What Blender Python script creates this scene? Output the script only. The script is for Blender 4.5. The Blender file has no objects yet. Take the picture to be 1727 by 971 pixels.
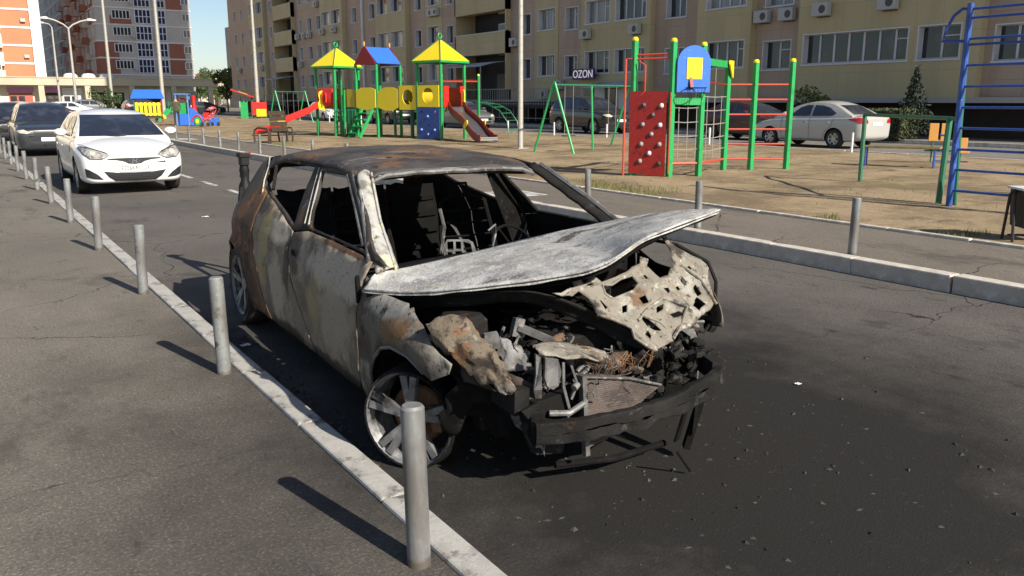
import bpy, bmesh, math, random
import numpy as np
from mathutils import Vector, Matrix, noise
from mathutils.bvhtree import BVHTree
from mathutils.geometry import delaunay_2d_cdt
R = math.radians
random.seed(7)
S = bpy.context.scene
COL = S.collection

# ------------------------------------------------------------------ camera, sky, sun
cam = bpy.data.cameras.new('camera'); camo = bpy.data.objects.new('camera', cam); COL.objects.link(camo)
cam.sensor_width = 36; cam.lens = 29.81; cam.clip_start = .05; cam.clip_end = 3000
camo.location = (0, 0, 1.65); camo.rotation_euler = (R(90-12.44), 0, R(-33.07))
S.camera = camo
SUN_AZ = math.atan2(.185, -.983)          # x,y of the direction towards the sun
SUN_EL = R(32.5)
w = bpy.data.worlds.new('World'); S.world = w; w.use_nodes = True
nt = w.node_tree; bg = nt.nodes['Background']; sky = nt.nodes.new('ShaderNodeTexSky')
sky.sky_type = 'NISHITA'; sky.sun_disc = False; sky.sun_elevation = SUN_EL
sky.sun_rotation = math.atan2(.185, -.983); sky.air_density = .85; sky.dust_density = .6; sky.ozone_density = 1.0
nt.links.new(sky.outputs[0], bg.inputs[0]); bg.inputs[1].default_value = .075
sl = bpy.data.lights.new('sun', 'SUN'); so = bpy.data.objects.new('sun', sl); COL.objects.link(so)
sl.energy = 4.8; sl.angle = R(.53); sl.color = (1, .93, .82)
sd = Vector((.185*math.cos(SUN_EL), -.983*math.cos(SUN_EL), math.sin(SUN_EL)))
so.rotation_euler = (-sd).to_track_quat('-Z', 'Y').to_euler(); so.location = (0, -20, 30)
S.view_settings.view_transform = 'Standard'; S.view_settings.look = 'None'
S.view_settings.gamma = 1; S.view_settings.exposure = .6

# ------------------------------------------------------------------ materials
def _n(t, kind, **k):
    n = t.nodes.new(kind)
    for a, v in k.items(): setattr(n, a, v)
    return n
def _noise(t, co, scale, detail=5, rough=.6, seed=0., sc3=(1, 1, 1)):
    mp = _n(t, 'ShaderNodeMapping'); mp.inputs['Scale'].default_value = sc3; mp.inputs['Location'].default_value = (seed, seed*.7, seed*1.3)
    t.links.new(co, mp.inputs[0])
    n = _n(t, 'ShaderNodeTexNoise'); n.inputs['Scale'].default_value = scale; n.inputs['Detail'].default_value = detail; n.inputs['Roughness'].default_value = rough
    t.links.new(mp.outputs[0], n.inputs['Vector']); return n.outputs['Fac']
def _ramp(t, fac, lo, hi):
    m = _n(t, 'ShaderNodeMapRange'); m.inputs['From Min'].default_value = lo; m.inputs['From Max'].default_value = hi
    t.links.new(fac, m.inputs['Value']); return m.outputs[0]
def _mix(t, fac, a, b):
    m = _n(t, 'ShaderNodeMix', data_type='RGBA')
    if isinstance(fac, float): m.inputs[0].default_value = fac
    else: t.links.new(fac, m.inputs[0])
    for i, c in ((6, a), (7, b)):
        if isinstance(c, tuple): m.inputs[i].default_value = (*c, 1)
        else: t.links.new(c, m.inputs[i])
    return m.outputs[2]
MATS = {}
def mat(name, base, layers=(), rough=.6, bump=0., bscale=60., metal=0., spec=.5, coat=0., coord='Object', emit=None, alpha=None):
    """base colour, then layers (colour, noise scale, lo, hi[, stretch, seed]) mixed over it."""
    if name in MATS: return MATS[name]
    m = bpy.data.materials.new(name); m.use_nodes = True; t = m.node_tree; b = t.nodes['Principled BSDF']
    tc = _n(t, 'ShaderNodeTexCoord'); co = tc.outputs[coord]
    if coord == 'World':
        pass
    col = base
    for i, L in enumerate(layers):
        if L[0] == 'blob':          # ('blob', colour, centre, radii[, amount])
            vs_ = _n(t, 'ShaderNodeVectorMath', operation='SUBTRACT'); t.links.new(co, vs_.inputs[0]); vs_.inputs[1].default_value = L[2]
            vm = _n(t, 'ShaderNodeVectorMath', operation='DIVIDE'); t.links.new(vs_.outputs[0], vm.inputs[0]); vm.inputs[1].default_value = L[3]
            ln = _n(t, 'ShaderNodeVectorMath', operation='LENGTH'); t.links.new(vm.outputs[0], ln.inputs[0])
            ad = _n(t, 'ShaderNodeMath', operation='MULTIPLY_ADD'); t.links.new(_noise(t, co, 5.5, 8, .72, i*5.1+2), ad.inputs[0]); ad.inputs[1].default_value = 2.2; t.links.new(ln.outputs['Value'], ad.inputs[2])
            f_ = _ramp(t, ad.outputs[0], 2.15, 1.80)
            if len(L) > 4:
                mu = _n(t, 'ShaderNodeMath', operation='MULTIPLY'); t.links.new(f_, mu.inputs[0]); mu.inputs[1].default_value = L[4]; f_ = mu.outputs[0]
            col = _mix(t, f_, col, L[1]); continue
        c, sc, lo, hi = L[:4]; st = L[4] if len(L) > 4 else (1, 1, 1); sd_ = L[5] if len(L) > 5 else i*3.7+1
        col = _mix(t, _ramp(t, _noise(t, co, sc, 6, .62, sd_, st), lo, hi), col, c)
    if isinstance(col, tuple): b.inputs['Base Color'].default_value = (*col, 1)
    else: t.links.new(col, b.inputs['Base Color'])
    b.inputs['Roughness'].default_value = rough; b.inputs['Metallic'].default_value = metal
    b.inputs['Specular IOR Level'].default_value = spec; b.inputs['Coat Weight'].default_value = coat; b.inputs['Coat Roughness'].default_value = .05
    if bump:
        bn = _n(t, 'ShaderNodeBump'); bn.inputs['Strength'].default_value = bump; bn.inputs['Distance'].default_value = .01
        t.links.new(_noise(t, co, bscale, 6, .7, 9.1), bn.inputs['Height']); t.links.new(bn.outputs[0], b.inputs['Normal'])
    MATS[name] = m; return m
def geo_pos(t):
    return _n(t, 'ShaderNodeNewGeometry').outputs['Position']

def asphalt(name, base, dark, light, soot=True):
    m = bpy.data.materials.new(name); m.use_nodes = True; t = m.node_tree; b = t.nodes['Principled BSDF']; p = geo_pos(t)
    col = _mix(t, _ramp(t, _noise(t, p, .45, 6, .6, 1), .38, .66), base, dark)
    col = _mix(t, _ramp(t, _noise(t, p, 1.6, 6, .65, 5, (1, .35, 1)), .55, .8), col, light)
    f = _noise(t, p, 70, 3, .75, 2)
    col = _mix(t, _ramp(t, f, .52, .72), col, tuple(min(1, c*1.75) for c in light))
    col = _mix(t, _ramp(t, _noise(t, p, 55, 3, .7, 7), .56, .75), col, tuple(c*.35 for c in dark))
    col = _mix(t, _ramp(t, _noise(t, p, 3.1, 8, .75, 17, (1.6, .6, 1)), .60, .68), col, tuple(c*.6 for c in dark))
    vo = _n(t, 'ShaderNodeTexVoronoi', feature='DISTANCE_TO_EDGE'); vo.inputs['Scale'].default_value = .42
    wv = _n(t, 'ShaderNodeVectorMath', operation='MULTIPLY_ADD'); nn = _n(t, 'ShaderNodeTexNoise'); nn.inputs['Scale'].default_value = 2.2; nn.inputs['Detail'].default_value = 8; t.links.new(p, nn.inputs['Vector']); t.links.new(nn.outputs['Color'], wv.inputs[0]); wv.inputs[1].default_value = (.55,.55,0); t.links.new(p, wv.inputs[2]); t.links.new(wv.outputs[0], vo.inputs['Vector'])
    ck = _n(t, 'ShaderNodeMath', operation='MULTIPLY'); t.links.new(_ramp(t, vo.outputs['Distance'], .0035, .001), ck.inputs[0]); t.links.new(_ramp(t, _noise(t, p, .35, 4, .6, 23), .50, .58), ck.inputs[1])
    col = _mix(t, ck.outputs[0], col, tuple(c*.25 for c in dark))
    col = _mix(t, _ramp(t, _noise(t, p, .9, 9, .7, 41, (1, .6, 1)), .56, .66), col, tuple(c*.72 for c in dark))
    if soot:   # burnt stain on the ground round the wreck: ellipse with a ragged edge
        mp = _n(t, 'ShaderNodeMapping'); mp.inputs['Location'].default_value = (-3.0, -3.0, 0); t.links.new(p, mp.inputs[0])
        sc = _n(t, 'ShaderNodeVectorMath', operation='MULTIPLY'); sc.inputs[1].default_value = (1/2.7, 1/4.2, 0); t.links.new(mp.outputs[0], sc.inputs[0])
        ln = _n(t, 'ShaderNodeVectorMath', operation='LENGTH'); t.links.new(sc.outputs[0], ln.inputs[0])
        ad = _n(t, 'ShaderNodeMath', operation='MULTIPLY_ADD'); t.links.new(_noise(t, p, 1.3, 8, .7, 4), ad.inputs[0]); ad.inputs[1].default_value = 1.1; t.links.new(ln.outputs['Value'], ad.inputs[2])
        s = _ramp(t, ad.outputs[0], 1.85, .95)
        col = _mix(t, s, col, (.020, .0185, .017))
        sp = _n(t, 'ShaderNodeMath', operation='MULTIPLY'); t.links.new(_ramp(t, ad.outputs[0], 1.9, 1.2), sp.inputs[0]); t.links.new(_ramp(t, _noise(t, p, 26, 5, .8, 31),   .62, .72), sp.inputs[1])
        col = _mix(t, sp.outputs[0], col, (.075, .07, .066))
    t.links.new(col, b.inputs['Base Color']); b.inputs['Roughness'].default_value = .88; b.inputs['Specular IOR Level'].default_value = .25
    bn = _n(t, 'ShaderNodeBump'); bn.inputs['Strength'].default_value = .45; bn.inputs['Distance'].default_value = .008
    t.links.new(f, bn.inputs['Height']); t.links.new(bn.outputs[0], b.inputs['Normal'])
    return m
def soil_mat():
    m = bpy.data.materials.new('dry_soil'); m.use_nodes = True; t = m.node_tree; b = t.nodes['Principled BSDF']; p = geo_pos(t)
    col = _mix(t, _ramp(t, _noise(t, p, .55, 8, .7, 3), .44, .58), (.39, .295, .185), (.225, .17, .11))
    col = _mix(t, _ramp(t, _noise(t, p, .28, 6, .7, 8), .58, .70), col, (.22, .19, .085))
    col = _mix(t, _ramp(t, _noise(t, p, 2.2, 7, .75, 13, (1, .5, 1)), .55, .72), col, (.46, .35, .215))
    f = _noise(t, p, 22, 6, .8, 5)
    col = _mix(t, _ramp(t, _noise(t, p, 1.0, 9, .75, 51, (.5, 1, 1)), .55, .66), col, (.15, .118, .08))
    col = _mix(t, _ramp(t, f, .5, .75), col, (.11, .08, .045))
    t.links.new(col, b.inputs['Base Color']); b.inputs['Roughness'].default_value = .95; b.inputs['Specular IOR Level'].default_value = .1
    bn = _n(t, 'ShaderNodeBump'); bn.inputs['Strength'].default_value = .7; bn.inputs['Distance'].default_value = .03
    t.links.new(f, bn.inputs['Height']); t.links.new(bn.outputs[0], b.inputs['Normal'])
    return m
def tile_mat(name, c1, c2, mortar, bw, bh):
    m = bpy.data.materials.new(name); m.use_nodes = True; t = m.node_tree; b = t.nodes['Principled BSDF']; p = geo_pos(t)
    sx = _n(t, 'ShaderNodeSeparateXYZ'); t.links.new(p, sx.inputs[0])
    ad = _n(t, 'ShaderNodeMath', operation='ADD'); t.links.new(sx.outputs[0], ad.inputs[0]); t.links.new(sx.outputs[1], ad.inputs[1])
    cb = _n(t, 'ShaderNodeCombineXYZ'); t.links.new(ad.outputs[0], cb.inputs[0]); t.links.new(sx.outputs[2], cb.inputs[1])
    br = _n(t, 'ShaderNodeTexBrick'); br.offset = 0; br.inputs['Scale'].default_value = 1
    br.inputs['Brick Width'].default_value = bw; br.inputs['Row Height'].default_value = bh; br.inputs['Mortar Size'].default_value = .012; br.inputs['Bias'].default_value = 0
    br.inputs['Color1'].default_value = (*c1, 1); br.inputs['Color2'].default_value = (*c2, 1); br.inputs['Mortar'].default_value = (*mortar, 1)
    t.links.new(cb.outputs[0], br.inputs['Vector'])
    col = _mix(t, _ramp(t, _noise(t, p, .8, 5, .6, 2, (1, 1, .25)), .45, .75), br.outputs['Color'], tuple(c*.8 for c in c1))
    t.links.new(col, b.inputs['Base Color']); b.inputs['Roughness'].default_value = .6; b.inputs['Specular IOR Level'].default_value = .35
    return m

PAL = dict(
 bollard=((.27, .278, .275), [((.18, .185, .18), 9, .5, .7), ((.33, .335, .32), 45, .56, .68), ((.10, .08, .06), 7, .63, .70), ((.16, .15, .14), 3, .50, .62, (1, 1, .3)), ('blob', (.11, .085, .06), (0,0,-.02), (1,1,.05), .7)], dict(rough=.55, metal=.3)),
 white_paint_stone=((.44, .425, .39), [((.27, .255, .235), 2.6, .45, .64), ((.11, .10, .092), 9, .54, .66), ((.36, .34, .31), 30, .5, .7)], dict(rough=.85, bump=.3)),
 kerb_stone=((.53, .475, .40), [((.38, .34, .285), 2.5, .45, .7), ((.68, .64, .57), 8, .50, .68)], dict(rough=.9, bump=.3)),
 line_paint=((.52, .51, .48), [((.15, .14, .13), 9, .48, .62)], dict(rough=.85)),
 white_car=((.80, .80, .78), [], dict(rough=.25, coat=.8)),
 silver_car=((.46, .45, .42), [], dict(rough=.3, coat=.6, metal=.1)),
 black_car=((.018, .019, .021), [], dict(rough=.22, coat=.8)),
 navy_car=((.03, .034, .042), [], dict(rough=.25, coat=.8)),
 maroon_car=((.07, .02, .022), [], dict(rough=.3, coat=.6)),
 grey_car=((.16, .165, .17), [], dict(rough=.3, coat=.6, metal=.3)),
 car_glass=((.020, .025, .040), [((.045, .052, .075), 1.6, .50, .62)], dict(rough=.05, spec=1.0)),
 black_plastic=((.02, .02, .022), [], dict(rough=.5)),
 tyre=((.022, .021, .02), [((.06, .055, .05), 12, .55, .75)], dict(rough=.85)),
 alloy=((.42, .42, .41), [], dict(rough=.3, metal=.8)),
 lamp_glass=((.34, .33, .31), [((.12, .115, .11), 14, .48, .62)], dict(rough=.15, spec=.5, coat=.4)),
 lamp_pale=((.55, .52, .42), [((.35, .33, .28), 10, .5, .65)], dict(rough=.2, coat=.5)),
 red_lamp=((.42, .015, .012), [], dict(rough=.12, coat=1.)),
 plate=((.78, .78, .76), [], dict(rough=.4)),
 text_black=((.035, .033, .03), [], dict(rough=.6)),
 chrome=((.7, .7, .72), [], dict(rough=.12, metal=1.)),
 green=((.020, .33, .085), [((.014, .22, .06), 5, .5, .75), ((.05, .38, .13), 30, .60, .68), ((.03, .10, .04), 14, .64, .70)], dict(rough=.42)),
 dgreen=((.02, .15, .075), [((.03, .10, .05), 5, .5, .7)], dict(rough=.45)),
 yellow=((.86, .66, .012), [((.78, .57, .012), 2, .5, .8), ((.62, .50, .08), 18, .60, .68)], dict(rough=.4)),
 ochre=((.55, .38, .02), [], dict(rough=.45)),
 red=((.55, .020, .014), [((.42, .016, .012), 3, .5, .8), ((.60, .10, .07), 22, .60, .68), ((.20, .02, .02), 9, .62, .70)], dict(rough=.4)),
 dred=((.25, .012, .010), [((.19, .01, .009), 3, .5, .8), ((.33, .04, .03), 26, .58, .66), ((.10, .01, .01), 6, .60, .70)], dict(rough=.5)),
 rungred=((.55, .065, .03), [((.35, .05, .03), 20, .55, .7)], dict(rough=.45)),
 blue=((.035, .15, .62), [((.03, .12, .5), 3, .5, .8), ((.10, .24, .62), 22, .60, .68)], dict(rough=.4)),
 dblue=((.02, .055, .26), [((.05, .10, .34), 14, .52, .66)], dict(rough=.45)),
 ladder_blue=((.03, .09, .36), [((.02, .05, .2), 7, .5, .75), ((.12, .2, .5), 16, .62, .7)], dict(rough=.35)),
 lblue=((.12, .25, .55), [], dict(rough=.4)),
 steel=((.45, .46, .47), [], dict(rough=.3, metal=.9)),
 rope=((.30, .285, .25), [], dict(rough=.9)),
 galv=((.44, .42, .37), [((.28, .27, .24), 6, .5, .75)], dict(rough=.55, metal=.2)),
 brown_wood=((.060, .038, .022), [((.035, .023, .014), 5, .45, .7, (1, 1, 6))], dict(rough=.7)),
 plank=((.20, .15, .06), [((.13, .10, .04), 5, .45, .7)], dict(rough=.75)),
 orange_seat=((.62, .30, .07), [], dict(rough=.55)),
 bin_dark=((.025, .02, .018), [], dict(rough=.6)),
 white_trim=((.66, .65, .66), [((.5, .5, .52), 1.5, .5, .8)], dict(rough=.6)),
 pane=((.03, .034, .04), [((.07, .07, .075), .8, .5, .62)], dict(rough=.06, spec=.6)),
 curtain_pane=((.30, .29, .28), [((.16, .155, .16), 3, .42, .6, (4, 4, .3))], dict(rough=.12, spec=.6)),
 pane_blue=((.02, .03, .09), [], dict(rough=.08, spec=.6)),
 recess=((.045, .043, .05), [((.03, .028, .03), 1, .45, .7)], dict(rough=.8)),
 dark_base=((.050, .036, .028), [((.03, .022, .018), .7, .45, .7)], dict(rough=.85)),
 stone_band=((.40, .38, .36), [], dict(rough=.8)),
 ac_white=((.44, .43, .41), [], dict(rough=.5)),
 ac_dark=((.075, .075, .078), [], dict(rough=.6)),
 canopy_blue=((.38, .42, .50), [], dict(rough=.25)),
 railing=((.34, .33, .29), [], dict(rough=.6)),
 purple=((.055, .014, .10), [], dict(rough=.5)),
 white_letter=((.80, .80, .80), [], dict(rough=.5)),
 tower_grey=((.50, .46, .42), [((.42, .385, .35), .2, .45, .65)], dict(rough=.8)),
 tower_brick=((.30, .115, .075), [((.25, .095, .062), .4, .45, .7)], dict(rough=.85)),
 tower_cream=((.72, .66, .52), [((.62, .56, .44), .2, .45, .7)], dict(rough=.8)),
 tower_orange=((.52, .20, .10), [((.44, .17, .09), .3, .45, .7)], dict(rough=.8)),
 arcade=((.52, .45, .32), [((.42, .37, .28), .3, .45, .7)], dict(rough=.8)),
 shop_red=((.45, .10, .07), [], dict(rough=.6)), shop_pink=((.5, .2, .45), [], dict(rough=.6)), shop_white=((.7, .7, .7), [], dict(rough=.5)),
 house_cream=((.62, .52, .42), [], dict(rough=.8)), house_roof=((.34, .13, .08), [], dict(rough=.8)),
 leaf=((.055, .095, .028), [((.03, .06, .018), 1.3, .4, .7)], dict(rough=.7)),
 leaf_light=((.13, .16, .04), [((.07, .10, .025), 2, .4, .7)], dict(rough=.7)),
 leaf_dark=((.016, .028, .014), [((.01, .018, .01), 2, .4, .7)], dict(rough=.7)),
 hedge_leaf=((.075, .085, .035), [((.04, .05, .02), 2, .4, .7)], dict(rough=.8)),
 grass=((.13, .15, .035), [((.22, .18, .07), 1.5, .42, .65)], dict(rough=.9)),
 bark=((.07, .05, .035), [], dict(rough=.9)),
 khaki=((.07, .065, .035), [], dict(rough=.9)), denim=((.03, .03, .035), [], dict(rough=.9)), skin=((.45, .27, .19), [], dict(rough=.6)), hair=((.03, .02, .015), [], dict(rough=.7)),
 stroller_red=((.42, .03, .04), [((.7, .7, .7), 9, .55, .6)], dict(rough=.8)),
 rubber_red=((.42, .055, .05), [], dict(rough=.9)),
 camera_black=((.008, .008, .008), [((.016, .015, .015), 20, .5, .7)], dict(rough=.6, spec=.3)),
 tripod_red=((.35, .03, .03), [], dict(rough=.5)),
 # ---- burnt metal
 burn_roof=((.075, .069, .066), [((.040, .036, .034), 2.6, .44, .57), ((.16, .085, .042), 2.8, .53, .62, (1, 1.6, 1), 4.), ((.19, .188, .185), 5, .60, .67, (.5, 2.0, 1), 8.), ((.018, .016, .015), 6, .60, .67), ((.24, .23, .21), 26, .65, .71), ((.04, .03, .025), 48, .57, .66)], dict(rough=.7, bump=.5, bscale=45, metal=.15)),
 burn_door=((0.193, 0.153, 0.108), [((0.127, 0.095, 0.064), 2.2, .48, .60), ((0.275, 0.228, 0.168), 3.5, .52, .62), ('blob', (0.440, 0.369, 0.275), (-.85,.88,.76), (9,.46,.15)), ('blob', (0.341, 0.281, 0.205), (-.85,.92,.46), (9,.24,.28), .8), ('blob', (0.319, 0.247, 0.107), (-.85,1.25,.52), (9,.12,.18), .55), ('blob', (0.050, 0.036, 0.025), (-.85,1.64,.76), (9,.13,.13), .9), ('blob', (0.033, 0.025, 0.018), (-.85,1.0,.19), (9,.7,.08)), ('blob', (0.110, 0.053, 0.023), (-.85,.80,.895), (9,.5,.022)), ((0.044, 0.031, 0.021), 9, .66, .71), ((0.374, 0.320, 0.246), 24, .64, .70), ((0.077, 0.049, 0.028), 60, .60, .67), ((0.110, 0.053, 0.021), 15, .68, .72)], dict(rough=.7, bump=.45, bscale=60, metal=.05)),  # low dark blob: shade at the door bottom put into the colour
 burn_rear_door=((0.204, 0.163, 0.113), [((0.132, 0.099, 0.066), 2.2, .50, .61), ((0.297, 0.247, 0.180), 3.4, .52, .62), ('blob', (0.473, 0.398, 0.303), (-.85,1.98,.86), (9,.28,.10)), ('blob', (0.407, 0.320, 0.115), (-.85,2.28,.79), (9,.13,.16), .7), ('blob', (0.363, 0.281, 0.107), (-.85,2.34,.56), (9,.12,.14), .6), ('blob', (0.385, 0.320, 0.238), (-.85,2.02,.48), (9,.18,.24)), ('blob', (0.055, 0.037, 0.025), (-.85,1.78,.62), (9,.06,.22), .9), ('blob', (0.066, 0.041, 0.025), (-.85,2.50,.95), (9,.12,.08)), ('blob', (0.033, 0.025, 0.018), (-.85,1.9,.20), (9,.5,.08)), ((0.050, 0.035, 0.023), 9, .66, .71), ((0.374, 0.320, 0.246), 24, .64, .70), ((0.077, 0.049, 0.028), 60, .60, .67)], dict(rough=.7, bump=.45, bscale=60, metal=.05)),  # shade along the lower edge is painted in as a dark blob
 burn_rust=((.155, .078, .036), [((.075, .045, .027), 2.6, .46, .58), ((.25, .115, .042), 6, .54, .63), ('blob', (.20, .185, .165), (-.8,3.25,.80), (9,.16,.14)), ('blob', (.07, .06, .052), (-.75,3.05,1.10), (9,.20,.14)), ((.02, .017, .015), 5, .60, .67), ((.27, .25, .22), 20, .64, .70), ((.05, .028, .016), 40, .58, .67)], dict(rough=.85, bump=.45, bscale=50)),
 burn_fender=((.135, .115, .09), [((.065, .045, .029), 3, .46, .58), ((.24, .22, .19), 4.5, .54, .62), ('blob', (.19, .10, .04), (-.8,.10,.66), (9,.22,.07)), ('blob', (.26, .245, .22), (-.8,.22,.72), (9,.22,.06)), ((.025, .021, .018), 7, .59, .66), ((.21, .10, .04), 11, .62, .69), ((.04, .028, .02), 42, .58, .67)], dict(rough=.75, bump=.4, bscale=50, metal=.1)),
 burn_black=((.0065, .006, .0058), [((.013, .012, .0115), 9, .5, .7), ((.035, .032, .03), 30, .66, .76)], dict(rough=.9, spec=.15, bump=.5, bscale=60)),
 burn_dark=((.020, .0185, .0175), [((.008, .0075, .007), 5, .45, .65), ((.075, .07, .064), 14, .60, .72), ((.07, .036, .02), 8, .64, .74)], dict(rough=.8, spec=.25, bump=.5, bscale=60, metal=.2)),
 burn_hood=((.43, .42, .40), [((.27, .265, .26), 3.2, .47, .58, (1, 1.6, 1), 3.), ((.57, .565, .54), 8, .50, .60), ((.12, .11, .10), 3.8, .62, .68, (1, 2.2, 1), 12.), ('blob', (.10, .09, .08), (.22,.28,1.0), (.16,.05,9)), ('blob', (.17, .16, .15), (.50,.12,1.05), (.30,.06,9)), ((.34, .30, .235), 26, .56, .64), ((.60, .60, .575), 70, .56, .64), ((.20, .19, .18), 90, .60, .68)], dict(rough=.68, bump=.8, bscale=70, metal=.05)),
 burn_frame=((.22, .198, .16), [((.33, .31, .265), 6, .50, .60), ((.15, .085, .045), 6, .56, .64), ((.045, .036, .030), 8, .56, .63), ((.42, .40, .35), 26, .60, .67), ((.06, .04, .025), 38, .59, .66)], dict(rough=.75, bump=.6, bscale=70)),
 burn_apron=((.15, .12, .085), [((.18, .085, .036), 6, .50, .58), ((.24, .225, .195), 9, .55, .62), ((.028, .02, .015), 7, .53, .60), ((.05, .03, .018), 34, .57, .66)], dict(rough=.9, bump=.9, bscale=60)),
 burn_pillar=((.40, .39, .36), [((.52, .50, .33), 6, .5, .62), ((.20, .18, .15), 9, .54, .64), ((.09, .055, .03), 11, .6, .68), ((.60, .59, .55), 16, .58, .66)], dict(rough=.8, bump=.4, bscale=60)),
 burn_edge=((.055, .047, .040), [((.020, .017, .015), 3, .45, .6), ((.12, .07, .04), 5, .56, .68), ((.18, .17, .155), 9, .60, .70)], dict(rough=.75, spec=.3, bump=.4, bscale=50)),
 burn_bracket=((.13, .13, .128), [((.04, .038, .036), 9, .45, .6), ((.30, .30, .29), 18, .6, .7)], dict(rough=.7, bump=.3)),
 burn_seat=((.014, .0135, .013), [((.007, .0068, .0065), 4, .42, .60), ((.042, .040, .039), 6, .60, .70)], dict(rough=.85, spec=.2, bump=.5, bscale=40)),
 burn_grey=((.165, .162, .157), [((.075, .07, .066), 8, .45, .60), ((.29, .28, .265), 16, .58, .68), ((.05, .045, .04), 11, .6, .7)], dict(rough=.6, metal=.3, bump=.3)),
 burn_rad=((.13, .10, .085), [((.07, .055, .048), 7, .45, .6), ((.20, .17, .155), 40, .55, .7, (1, 1, 6)), ((.02, .018, .016), 6, .58, .66)], dict(rough=.85, bump=.6, bscale=140)),
 burn_rim=((.16, .16, .165), [((.27, .27, .27), 10, .5, .65), ((.05, .048, .045), 9, .50, .62)], dict(rough=.5, metal=.4)),
 ash=((.06, .057, .054), [((.02, .019, .018), 2.5, .45, .6), ((.16, .16, .155), 3.1, .66, .74)], dict(rough=.9)),
 paper=((.70, .69, .66), [], dict(rough=.8)),
)
def M(k):
    if k in MATS: return MATS[k]
    b, l, kw = PAL[k]; return mat(k, b, l, **kw)

# ------------------------------------------------------------------ mesh helpers
class MB:
    def __init__(s): s.v = []; s.f = []
    def add(s, v, f):
        o = len(s.v); s.v += [tuple(p) for p in v]; s.f += [tuple(i+o for i in q) for q in f]; return s
    def box(s, x0, x1, y0, y1, z0, z1):
        return s.add([(x0,y0,z0),(x1,y0,z0),(x1,y1,z0),(x0,y1,z0),(x0,y0,z1),(x1,y0,z1),(x1,y1,z1),(x0,y1,z1)],
                     [(3,2,1,0),(4,5,6,7),(0,1,5,4),(1,2,6,5),(2,3,7,6),(3,0,4,7)])
    def bar(s, p, q, w, h=None, up=(0,0,1), w1=None):
        h = h or w; p = Vector(p); q = Vector(q); d = (q-p).normalized(); u = Vector(up)
        if abs(d.dot(u)) > .98: u = Vector((0,1,0))
        a = d.cross(u).normalized(); b = a.cross(d); k = (w1 or w)/w
        v = [p-a*w/2-b*h/2, p+a*w/2-b*h/2, p+a*w/2+b*h/2, p-a*w/2+b*h/2]
        v += [q-a*w*k/2-b*h*k/2, q+a*w*k/2-b*h*k/2, q+a*w*k/2+b*h*k/2, q-a*w*k/2+b*h*k/2]
        return s.add(v, [(3,2,1,0),(4,5,6,7),(0,1,5,4),(1,2,6,5),(2,3,7,6),(3,0,4,7)])
    def tube(s, pts, r, n=8, closed=False):
        P = [Vector(p) for p in pts]; N = len(P); rr = r if isinstance(r, (list, tuple)) else [r]*N; vs = []; fs = []; prev = None
        for i in range(N):
            a = P[i-1] if (i or closed) else P[0]; b = P[(i+1) % N] if (i < N-1 or closed) else P[-1]
            d = (b-a).normalized()
            if prev is None:
                u = Vector((0,0,1)) if abs(d.z) < .9 else Vector((1,0,0)); e = d.cross(u).normalized()
            else: e = (prev-d*prev.dot(d)).normalized()
            prev = e; g = d.cross(e)
            vs += [P[i]+(e*math.cos(2*math.pi*k/n)+g*math.sin(2*math.pi*k/n))*rr[i] for k in range(n)]
        for i in range(N if closed else N-1):
            j = (i+1) % N
            fs += [(i*n+k, i*n+(k+1) % n, j*n+(k+1) % n, j*n+k) for k in range(n)]
        if not closed: fs += [tuple(range(n-1, -1, -1)), tuple((N-1)*n+k for k in range(n))]
        return s.add(vs, fs)
    def lathe(s, prof, c=(0,0,0), axis='z', n=20):
        vs = []; fs = []; m = len(prof)
        for k in range(n):
            t = 2*math.pi*k/n
            for r, h in prof:
                x, y = r*math.cos(t), r*math.sin(t)
                p = {'z': (x,y,h), 'x': (h,x,y), 'y': (y,h,x)}[axis]; vs.append((p[0]+c[0], p[1]+c[1], p[2]+c[2]))
        for k in range(n):
            j = (k+1) % n
            fs += [(k*m+i, j*m+i, j*m+i+1, k*m+i+1) for i in range(m-1)]
        return s.add(vs, fs)
    def prism(s, poly, fn, ext):
        n = len(poly); a = [Vector(fn(*p)) for p in poly]; e = Vector(ext); b = [p+e for p in a]
        return s.add(a+b, [tuple(range(n-1,-1,-1)), tuple(range(n, 2*n))]+[(i, (i+1) % n, (i+1) % n+n, i+n) for i in range(n)])
    def grid(s, fn, nu, nv):
        v = [fn(i/nu, j/nv) for j in range(nv+1) for i in range(nu+1)]
        return s.add(v, [(j*(nu+1)+i, j*(nu+1)+i+1, (j+1)*(nu+1)+i+1, (j+1)*(nu+1)+i) for j in range(nv) for i in range(nu)])
def obj(name, mb, m, parent=None, smooth=False, solid=0., bevel=0., ang=35):
    me = bpy.data.meshes.new(name)
    if isinstance(mb, MB):
        me.from_pydata(mb.v, [], mb.f); bm = bmesh.new(); bm.from_mesh(me); bmesh.ops.recalc_face_normals(bm, faces=bm.faces); bm.to_mesh(me); bm.free()
    else: me = mb
    if m: me.materials.append(M(m) if isinstance(m, str) else m)
    if smooth:
        me.polygons.foreach_set('use_smooth', [True]*len(me.polygons)); me.set_sharp_from_angle(angle=R(ang))
    o = bpy.data.objects.new(name, me); COL.objects.link(o)
    if parent: o.parent = parent
    if bevel:
        b = o.modifiers.new('bevel', 'BEVEL'); b.width = bevel; b.segments = 2; b.limit_method = 'ANGLE'; b.angle_limit = R(40)
    if solid:
        d = o.modifiers.new('thick', 'SOLIDIFY'); d.thickness = solid; d.offset = 0
    return o
def tag(o, label=None, cat=None, group=None, kind=None):
    if label: o['label'] = label
    if cat: o['category'] = cat
    if group: o['group'] = group
    if kind: o['kind'] = kind
    return o
def thing(name, label, cat, loc=(0,0,0), rz=0, group=None):
    o = bpy.data.objects.new(name, None); COL.objects.link(o); o.location = loc; o.rotation_euler = (0,0,rz); o.empty_display_size = .2
    return tag(o, label, cat, group)
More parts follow.
